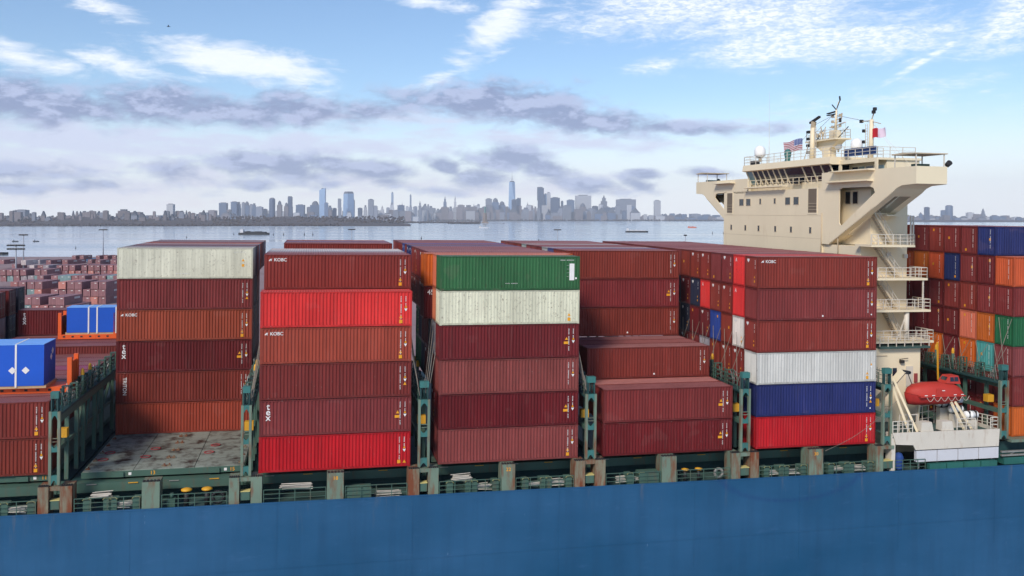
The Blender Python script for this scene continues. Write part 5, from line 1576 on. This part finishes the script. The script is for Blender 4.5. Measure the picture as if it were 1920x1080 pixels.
platform(58.6, 63.6, 18.45); platform(59.4, 65.1, 15.1); platform(59.2, 65.5, 11.9); platform(59.2, 65.9, 8.75); platform(60.9, 63.4, 21.5, 6.0, 8.0, False, .15)
stairs(59.9, 21.5, 62.0, 18.45); stairs(60.1, 18.45, 62.8, 15.1); stairs(60.2, 15.1, 62.6, 11.9); stairs(61.2, 11.9, 63.0, 8.75)
for (x, z0, z1) in ((63.2, 18.45, 21.4), (63.5, 18.45, 21.4), (64.7, 11.9, 15.0)):
    part(MB().bar((x, 5.4, z0), (x, 5.4, z1), .12), 'stair_post', M['white'])
part(MB().cyl((63.0, 5.6, 8.75), (63.0, 5.6, 11.9), .26, 12).bar((61.9, 5.6, 8.8), (62.9, 5.6, 11.2), .12), 'support_column', M['white'])
for z, x in ((15.3, 60.3), (12.1, 59.9)):
    part(MB().box(x, x + .8, 7.9, 8.0, z + .2, z + 1.0), 'fire_cabinet', M['red_faded'])
for (x, z) in ((62.2, 17.2), (64.2, 17.0)): part(MB().box(x, x + .45, 7.75, 8.0, z, z + .4), 'flood_lamp', M['white'])

# lower deckhouse and boat deck
dh = part(MB().box(57.6, 64.2, 5.0, 8.0, -2.4, 8.1), 'deckhouse', M['beige'])
part(MB().box(59.3, 65.0, 4.5, 8.0, 8.1, 8.3), 'deckhouse_roof', M['deck_green'], dh)
part(railing(MB(), [(59.3, 4.6, 8.3), (64.9, 4.6, 8.3)], 1.05, 3, .9, .032), 'roof_railing', M['white'], dh)
dr = part(MB().box(62.55, 63.35, 4.93, 5.0, 4.2, 6.25), 'door', M['white'], dh)
part(MB().cyl((62.95, 4.9, 5.6), (62.95, 4.93, 5.6), .16, 12), 'porthole', M['glass'], dh)
part(MB().box(61.05, 61.5, 4.93, 5.0, 5.3, 6.1), 'window_pane', M['glass'], dh)
part(MB().box(63.5, 63.85, 4.88, 5.0, 4.6, 5.5), 'fire_cabinet', M['red_faded'], dh)
part(MB().box(61.8, 62.2, 4.7, 5.0, 6.6, 6.9).bar((61.6, 4.7, 7.0), (62.6, 4.7, 7.1), .06), 'flood_lamp', M['dark'], dh)
part(MB().bar((57.6, 4.98, 7.3), (60.4, 4.98, 7.35), .08), 'conduit', M['beige_dark'], dh)
part(MB().lathe((63.1, 4.2, 3.4), [(.25, 0), (.45, .5), (.42, .95), (.2, 1.2), (0, 1.25)], 10), 'covered_hose_reel', M['dark'], dh)

bd = part(MB().prism([(57.0, 1.12), (68.6, 1.06), (68.5, -.58), (59.45, -.57), (59.2, -.1), (57.4, .02)], 1, -.86, -.74), 'boat_deck', M['white'])
part(MB().box(57.1, 68.5, -.74, 5.0, .62, .72), 'deck_plating', M['deck_green'], bd)
part(MB().box(57.0, 57.4, -.7, .2, -2.5, 1.0), 'deck_pillar', M['white'], bd)
part(MB().box(68.46, 68.58, -.74, 5.0, -.55, 1.06), 'deck_end_plate', M['white'], bd)
part(railing(MB(), [(57.1, -.7, 1.1), (59.2, -.7, 1.1)], 1.05, 3, .6, .035), 'deck_railing', M['white'], bd)
part(railing(MB(), [(64.0, -.7, 1.1), (66.0, -.7, 1.1)], 1.05, 3, .9, .035), 'deck_railing', M['white'], bd)
part(railing(MB(), [(67.7, -.7, 1.1), (68.5, -.7, 1.1), (68.5, 4.8, .72)], 1.05, 3, .7, .035), 'deck_railing', M['white'], bd)
part(railing(MB(), [(59.0, 1.0, .72), (61.0, 1.0, .72)], 1.6, 2, .9, .04), 'boat_guard', M['white'], bd)
part(railing(MB(), [(62.2, 2.8, .72), (67.6, 4.6, .72)], 1.9, 3, .9, .035), 'inner_railing', M['white'], bd)
for x in (60.1, 62.3):
    part(MB().prism([(x, 1.1), (x + 1.35, 1.1), (x + 1.15, 1.95), (x + .08, 1.95)], 1, -.72, .1), 'deck_locker', M['white'], bd)
for i in range(4):
    x0 = 59.6 + i * 2.26
    part(MB().box(x0, x0 + 2.16, -.80, -.45, -1.72, -.68), 'side_panel', M['grey_box'], bd)
    part(MB().box(60.9 + i * 1.87, 60.9 + i * 1.87 + 1.75, -.98, -.5, sheer(62) + .03, sheer(62) + .55), 'fender_cover', M['teal_dark'], bd)
for i in range(5):
    part(MB().box(60.0 + i * 2.0, 60.12 + i * 2.0, -.5, -.38, sheer(62), -1.7), 'bracket', M['steel'], bd)
part(MB().lathe((58.2, -.1, sheer(58)), [(.42, 0), (.5, .3), (.36, .7), (.46, 1.1), (.3, 1.45), (0, 1.55)], 7), 'tarpaulin_bundle', M['blue_tarp'], bd)
part(railing(MB(), [(57.3, -.85, sheer(57)), (60.5, -.85, sheer(60))], 1.0, 3, .9), 'lower_railing', M['green'], bd)
gw = MB()
for z in (-1.6, -1.25): gw.box(68.9, 84, -.85, -.6, z, z + .14)
for i in range(18):
    gw.bar((69 + i * .85, -.72, -1.5), (69.8 + i * .85, -.72, -1.15 if i % 2 else -1.5), .06)
part(gw, 'stowed_gangway', M['steel'])
part(MB().box(69.2, 72.4, -.8, .4, sheer(70) + .1, sheer(70) + .75), 'mooring_box', M['teal_dark'])
for x in (69.0, 78):
    part(MB().box(x, x + 30 if x > 70 else x + 9, .4, 3.0, sheer(70) - .3, -.5), 'hatch_coaming', M['dark_teal'])
part(MB().box(69.8, 100, 2.75, 45.0, -.53, -.06), 'hatch_cover', M['green'])
part(MB().box(69.9, 82.9, -.9, .6, -.30, -.02), 'pedestal_shelf', M['green_post'])

# davits
for (xb, xt, yt, zt) in ((59.2, 57.9, 1.0, 5.9), (65.2, 64.6, 1.4, 4.0)):
    for s in (0, .9):
        part(MB().bar((xb + s, -.4, .72), (xt + s * .4, yt, zt), .15, .2), 'davit_leg', M['beige'])
part(MB().bar((57.9, 3.0, 3.2), (59.3, .9, 6.6), .5, .6), 'davit_arm', M['beige'])
part(MB().bar((59.2, .9, 6.5), (59.8, .9, 6.4), .35, .35), 'davit_head', M['dark'])
part(MB().cyl((59.8, .9, 6.3), (60.6, 1.4, 5.2), .04, 6), 'davit_fall', M['dark'])
part(MB().bar((64.9, 3.2, 5.2), (64.0, 2.2, 9.0), .16), 'yellow_boom', M['yellow'])
part(MB().bar((66.2, 3.0, .7), (66.2, 2.6, 4.2), .2).bar((62.4, 3.0, .7), (62.4, 2.6, 3.4), .2), 'davit_cradle', M['beige'])

# lifeboat
def lifeboat():
    x0, x1, yc = 60.2, 66.1, 1.9
    mw = SHIP @ T(x0, yc, 3.0)
    root = empty('lifeboat', mw)
    L_ = x1 - x0
    # stations along the length: half width, keel height, gunwale height
    st = [(0, .06, .9, 1.25), (.06, .45, .12, 1.2), (.18, .95, .02, 1.05), (.4, 1.2, 0, 1.0), (.65, 1.2, .0, 1.0), (.85, 1.1, .03, 1.02), (.97, 1.0, .3, 1.05), (1.0, .92, .5, 1.08)]
    m = MB(); vs = []
    for s, w, k, g in st:
        for a, b in ((0, k), (-.45 * w, k + .12), (-.85 * w, k + .45 * (g - k)), (-w, g)):
            vs.append((s * L_, a, b))
        for a, b in ((.85 * w, k + .45 * (g - k)), (.45 * w, k + .12)):
            pass
    n = 4
    half = vs[:]
    full = []
    for i in range(len(st)):
        row = half[i * n:(i + 1) * n]
        full += row[::-1] + [(x, -y, z) for x, y, z in row[1:]]
    nn = 2 * n - 1
    m.add(full, [(i * nn + j, (i + 1) * nn + j, (i + 1) * nn + j + 1, i * nn + j + 1) for i in range(len(st) - 1) for j in range(nn - 1)] + [tuple(range(nn)), tuple((len(st) - 1) * nn + j for j in range(nn))], 0, True)
    m.build('hull', M['red_dark'], root)
    c = MB(); full = []
    tops = [(0.02, .1, 1.25, 1.3), (.08, .5, 1.2, 1.75), (.2, .95, 1.06, 2.05), (.4, 1.16, 1.0, 2.2), (.65, 1.18, 1.0, 2.2), (.85, 1.08, 1.02, 2.1), (.95, 1.0, 1.04, 1.8), (1.0, .9, 1.08, 1.3)]
    for s, w, g, t in tops:
        for a, b in ((-w * 1.02, g), (-w * .98, g + (t - g) * .55), (-w * .62, g + (t - g) * .92), (0, t), (w * .62, g + (t - g) * .92), (w * .98, g + (t - g) * .55), (w * 1.02, g)):
            full.append((s * L_, a, b))
    c.add(full, [(i * 7 + j, (i + 1) * 7 + j, (i + 1) * 7 + j + 1, i * 7 + j + 1) for i in range(len(tops) - 1) for j in range(6)] + [tuple(range(7)), tuple(49 + j for j in range(7))], 0, True)
    c.build('canopy', M['red'], root)
    MB().box(0.15 * L_, L_ * .99, -1.26, 1.26, .98, 1.06).build('fender_rail', M['red'], root)
    t = MB().add([(4.1, -.65, 2.15), (5.75, -.65, 2.05), (5.75, .65, 2.05), (4.1, .65, 2.15), (4.55, -.5, 2.85), (5.55, -.5, 2.85), (5.55, .5, 2.85), (4.55, .5, 2.85)], [(0, 1, 5, 4), (1, 2, 6, 5), (2, 3, 7, 6), (3, 0, 4, 7), (4, 5, 6, 7)])
    tw = t.build('helm_tower', M['red'], root)
    for a, b in ((4.62, 5.0), (5.08, 5.5)):
        MB().add([(a - .06, -.64, 2.32), (b, -.64, 2.32), (b, -.545, 2.72), (a, -.545, 2.72)], [(0, 1, 2, 3)]).build('helm_window', M['glass'], tw)
    MB().add([(4.24, -.4, 2.4), (4.24, .4, 2.4), (4.44, .4, 2.72), (4.44, -.4, 2.72)], [(0, 1, 2, 3)]).build('helm_window', M['glass'], tw)
    for i in range(6):
        xa = 1.5 + i * .78
        rp_ = MB(); prev = None
        for k in range(9):
            u = k / 8
            p = (xa + .78 * u, -1.29, 1.0 - .42 * math.sin(math.pi * u))
            if prev: rp_.cyl(prev, p, .022, 5)
            prev = p
        rp_.build('grab_line', M['rope'], root)
    for xx, zz in ((1.3, 1.12), (2.1, 1.12), (4.5, 1.12), (5.3, 1.12), (3.2, 1.55)):
        MB().box(xx, xx + .32, -1.245, -1.235, zz, zz + .07).build('reflective_strip', M['white_mark'], root)
    hh = MB().box(2.6, 3.5, -1.205, -1.17, 1.15, 1.75); hh.build('side_hatch', M['red'], root)
    MB().cyl((5.9, 0, .35), (6.35, 0, .35), .28, 12).cyl((5.7, 0, .3), (6.0, 0, .35), .06, 6).build('propeller_guard', M['grey_box'], root)
    tag(root, 'enclosed orange-red lifeboat hanging from davits below the bridge', 'lifeboat')
lifeboat()

# life raft canisters
for i, (x, y, z, s) in enumerate([(66.0, .8, 1.75, 'nearest the railing, lowest'), (65.2, 1.9, 2.1, 'in the middle of three'), (64.6, 3.0, 2.5, 'farthest from the railing, highest')]):
    root = empty('life_raft_canister', SHIP @ T(x, y, z))
    prof = [(0, 0), (.30, .03), (.36, .12), (.36, .66), (.38, .68), (.38, .76), (.36, .78), (.36, 1.32), (.30, 1.41), (0, 1.44)]
    m = MB().lathe((0, 0, 0), prof, 16)
    m.v = [(p[2], p[0], p[1] + .38) for p in m.v]
    m.build('canister', M['dome'], root)
    for xx in (.35, 1.05):
        MB().box(xx - .04, xx + .04, -.40, .40, -.02, .78).build('strap', M['dark'], root)
    MB().box(.2, 1.25, -.3, .3, .72 - z, -.06).build('cradle', M['white'], root)
    tag(root, 'white drum-shaped life raft canister, ' + s, 'life raft', 'life raft canisters on the boat deck')

# mooring line sagging across the lowest red container
rope = MB(); prev = None
for k in range(17):
    u = k / 16
    p = Vector((57.1 + (49.8 - 57.1) * u, -1.25, 4.2 + (-.1 - 4.2) * u - .55 * math.sin(math.pi * u)))
    if prev is not None: rope.cyl(prev, p, .02, 6)
    prev = p
tag(rope.build('slack_line', M['rod'], None, SHIP), 'slack pale rope sagging across the lowest bright red container', 'rope')

# ------------------------------------------------------------------ flat racks with blue crates in bay A
def flat_rack(x0, L_, y, z, crate, label1, label2, dep=2.44):
    root = empty('flat_rack', SHIP @ T(x0, y, z))
    MB().box(0, L_, 0, 2.44, .0, .5).build('base_frame', M['orange'], root)
    for x in (0, L_ - .35):
        for yy in (0, 2.1):
            MB().box(x, x + .35, yy, yy + .34, .5, 2.9).build('corner_post', M['orange'], root)
        MB().box(x + .1, x + .25, .34, 2.1, .5, 2.5).build('end_panel', M['orange'], root)
    for i in range(int(L_ / .9)):
        MB().box(.5 + i * .9, .75 + i * .9, -.004, .0, .18, .36).build('lashing_slot', M['dark'], root)
    tag(root, label1, 'flat rack', 'flat racks in the leftmost bay')
    cx, cl, ch = crate
    cr = empty('wrapped_crate', SHIP @ T(x0 + cx, y - (dep - 2.44) / 2, z + .5))
    MB().box(-.15, cl + .15, .05, dep - .05, 0, .22).build('timber_base', M['wood'], cr)
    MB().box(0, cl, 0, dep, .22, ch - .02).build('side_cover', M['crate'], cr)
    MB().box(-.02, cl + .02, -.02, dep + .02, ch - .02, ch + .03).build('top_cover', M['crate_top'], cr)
    for fx in (.43, .60, .98) if cl < 8 else (.28, .50, .78):
        MB().box(cl * fx - .07, cl * fx + .07, -.03, -.005, .1, ch).box(cl * fx - .07, cl * fx + .07, -.03, dep + .03, ch + .031, ch + .05).build('strap', M['white_mark'], cr)
    if cl > 8:
        for xx in (cl * .80 - .45, cl * .80 + .55):
            link('hazard_diamond', MB().prism([(0, -.3), (.3, 0), (0, .3), (-.3, 0)], 1, -.03, -.006).mesh('hazard_diamond', M['white_mark']), cr, T(xx, 0, 1.5))
        for zz in (2.3, 2.75):
            link('hazard_diamond', MB().prism([(0, -.28), (.28, 0), (0, .28), (-.28, 0)], 1, -.03, -.006).mesh('hazard_diamond', M['white_mark']), cr, T(cl, dep * .72 if zz > 2.5 else dep * .6, zz) @ Matrix.Rotation(R(90), 4, 'Z'))
    tag(cr, label2, 'crate', 'blue wrapped crates on flat racks')
flat_rack(-27.6, 12.19, 6.0, 2 * PT - .02, (0.6, 9.6, 3.6), 'orange flat rack under the near blue crate', 'large blue wrapped crate with hazard diamonds at the left edge', 3.4)
flat_rack(-23.3, 6.06, 32.9, .8 + 2 * PT, (.9, 5.2, 3.0), 'short orange flat rack under the far blue crate', 'blue wrapped crate with white straps on the farther flat rack')

# ================================================================== THE YARD BEHIND THE SHIP
YC = {'faded maroon': 4, 'maroon': 4, 'plum': 3, 'rust red': 3, 'brown': 2, 'grey': 1, 'teal': 1, 'salmon': 1}
yl = [c for c, n in YC.items() for _ in range(n)]
def yard_box(X, Y, z, colour, label, sign=None):
    ms = yard_meshes()
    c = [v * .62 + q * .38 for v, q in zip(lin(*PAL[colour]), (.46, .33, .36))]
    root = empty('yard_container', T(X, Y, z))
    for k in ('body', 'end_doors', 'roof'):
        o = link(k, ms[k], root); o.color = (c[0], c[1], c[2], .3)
    link('name_panel', ms['sign'], root)
    link('end_label', ms['endsign'], root)
    tag(root, label, 'container', 'containers stacked in the yard')
_ym = {}
def yard_meshes():
    if not _ym:
        b = MB()
        n = 22
        for yy, s in ((0, 1),):
            pass
        for x0, s in ((.014, 1), (2.424, -1)):
            pts = corr(30, .15, 12.04, .05)
            b.add([(x0 + s * d, y, z) for y, d in pts for z in (.16, 2.5)], [(2 * i, 2 * i + 2, 2 * i + 3, 2 * i + 1) for i in range(len(pts) - 1)])
        for x in (0, 2.29):
            for y in (0, 12.04): b.box(x, x + .15, y, y + .15, 0, 2.59)
            b.box(x, x + .15, .15, 12.04, 0, .17); b.box(x, x + .15, .15, 12.04, 2.49, 2.58)
        b.box(.15, 2.29, 12.1, 12.17, 0, 2.58)
        _ym['body'] = b.mesh('body', M['cont'])
        d = MB().box(.15, 2.29, .02, .08, .1, 2.5)
        for x in (.5, .95, 1.45, 1.9): d.cyl((x, -.01, .1), (x, -.01, 2.5), .03, 5)
        _ym['end_doors'] = d.mesh('end_doors', M['cont'])
        _ym['roof'] = MB().box(.1, 2.34, .1, 12.1, 2.5, 2.56).mesh('roof', M['cont'])
        s = MB()
        for i in range(6): s.box(2.437, 2.445, 6.8 + i * .62, 7.25 + i * .62, 1.45, 2.1)
        _ym['sign'] = s.mesh('name_panel', M['white_mark'])
        _ym['endsign'] = MB().box(1.35, 2.0, -.045, -.02, 2.0, 2.2).mesh('end_label', M['white_mark'])
    return _ym
ry = random.Random(17)
rows = [  # distance, first column x in pixels, last, heights
    (282, 28, 118, [2, 2, 2, 1, 2, 2, 1, 0]), (312, 20, 200, [3, 3, 3, 3, 1, 2, 3, 3, 3, 2, 3, 3]), (345, 70, 225, [3, 2, 3, 3, 3, 3, 3, 2, 3, 3, 3, 3]),
    (385, 0, 90, [3, 3, 3, 3, 2, 3, 3]), (420, 70, 225, [3, 3, 2, 3, 3, 3, 2, 3, 3, 3, 3, 3, 3]), (470, 40, 225, [3, 2, 2, 3, 2, 3, 2, 1, 2, 3, 2, 3]),
    (530, 0, 225, [2, 1, 2, 2, 1, 2, 2, 1, 2, 2]), (590, 120, 225, [1, 2, 2, 1, 2, 2, 2])]
cnt = 0
for ri, (Y, xa, xb, hs) in enumerate(rows):
    n = len(hs)
    Xa, Xb = (xa - 960) / F * Y, (xb - 960) / F * Y
    step = max(2.62, (Xb - Xa) / n)
    for i, h in enumerate(hs):
        for t in range(h):
            if t < h - 2 and ri > 1: continue
            if ri > 4 and t < h - 1 : continue
            cnt += 1
            c = ry.choice(yl) if not (ri == 5 and i < 2) else 'white'
            yard_box(Xa + i * step + ry.uniform(-.05, .05), Y + ry.uniform(-.4, .4), YZ + t * 2.6, c,
                     '%s yard container, %s of stack %s from left, %s yard row' % (c, ['bottom', 'middle', 'top'][t if h == 3 else min(2, t + (1 if t == h - 1 else 0))] if h > 1 else 'only one', nth(i + 1), nth(ri + 1)))

# floodlight masts and the shed
def flood_mast(px, ytop, Y, label, rows_=1, wpx=7):
    X = (px - 960) / F * Y; zt = hgt(ytop, Y)
    root = empty('floodlight_mast', T(X, Y, YZ))
    H = zt - YZ
    MB().cyl((0, 0, 0), (0, 0, H), .42, 10, .22).build('mast', M['pole'], root)
    for k in range(rows_):
        z = H - .3 - k * 1.6
        wd = wpx / F * Y
        MB().bar((-wd, 0, z), (wd, 0, z), .2).build('cross_arm', M['pole'], root)
        for i in range(7):
            x = -wd + 2 * wd * i / 6
            MB().box(x - .35, x + .35, -.5, .3, z - .75, z - .1).build('floodlight', M['dark'], root)
    tag(root, label, 'light mast', 'floodlight masts in the yard')
flood_mast(193.5, 429, 640, 'tall floodlight mast behind the blue-roofed shed')
flood_mast(44, 438, 500, 'floodlight mast right of the twin-row mast at left', 1, 7)
flood_mast(30, 457, 395, 'nearest floodlight mast with two rows of lamps at left', 2, 15)
flood_mast(659.5, 428.5, 640, 'floodlight mast rising behind the lettered red stack', 1, 6)
flood_mast(1045.5, 429, 640, 'floodlight mast rising behind the stepped bay', 1, 6)
flood_mast(1285, 439, 560, 'small dark mast just left of the ship bridge', 1, 2)

def shed():
    Y = 610
    a = at(137, Y); b = at(190, Y)
    wd = b.x - a.x
    root = empty('yard_shed', T(a.x, Y, YZ))
    zt = hgt(486, Y) - YZ; ze = hgt(490.5, Y) - YZ
    MB().box(0, wd * .97, 0, 16, 0, ze).prism([(0, ze), (wd * .5, ze), (wd * .25, zt)], 1, 0, .3).build('wall', M['white'], root)
    MB().add([(wd * .25, -.4, zt), (wd * .88, -.4, zt + .6), (wd, -.4, ze), (wd * .5, -.4, ze), (wd * .25, 16, zt), (wd * .88, 16, zt + .6), (wd, 16, ze), (wd * .5, 16, ze)], [(0, 1, 2, 3), (7, 6, 5, 4), (0, 4, 5, 1), (1, 5, 6, 2), (2, 6, 7, 3), (3, 7, 4, 0)]).build('roof', M['grey_roof'], root)
    for i in range(4):
        MB().box(wd * (.1 + .22 * i), wd * (.1 + .22 * i) + 1.5, -.06, 0, ze - 2.2, ze - 1.0).build('window', M['glass'], root)
    tag(root, 'pale shed with blue-grey roof at the far yard edge', 'shed')
shed()

# ------------------------------------------------------------------ haze over the harbour
hm = bpy.data.materials.new('harbour_haze')
hm.use_nodes = True
hm.node_tree.nodes.clear()
pv = hm.node_tree.nodes.new('ShaderNodeVolumePrincipled')
pv.inputs['Color'].default_value = (.90, .94, 1.0, 1)
pv.inputs['Density'].default_value = 4.6e-5
pv.inputs['Anisotropy'].default_value = 0.0
ho = hm.node_tree.nodes.new('ShaderNodeOutputMaterial')
hm.node_tree.links.new(pv.outputs[0], ho.inputs['Volume'])
hz = MB().box(-9900, 9900, -600, 14700, -3.0, 640).build('haze', hm)
tag(hz, 'thin bluish harbour haze over the far shores', 'haze', None, 'stuff')
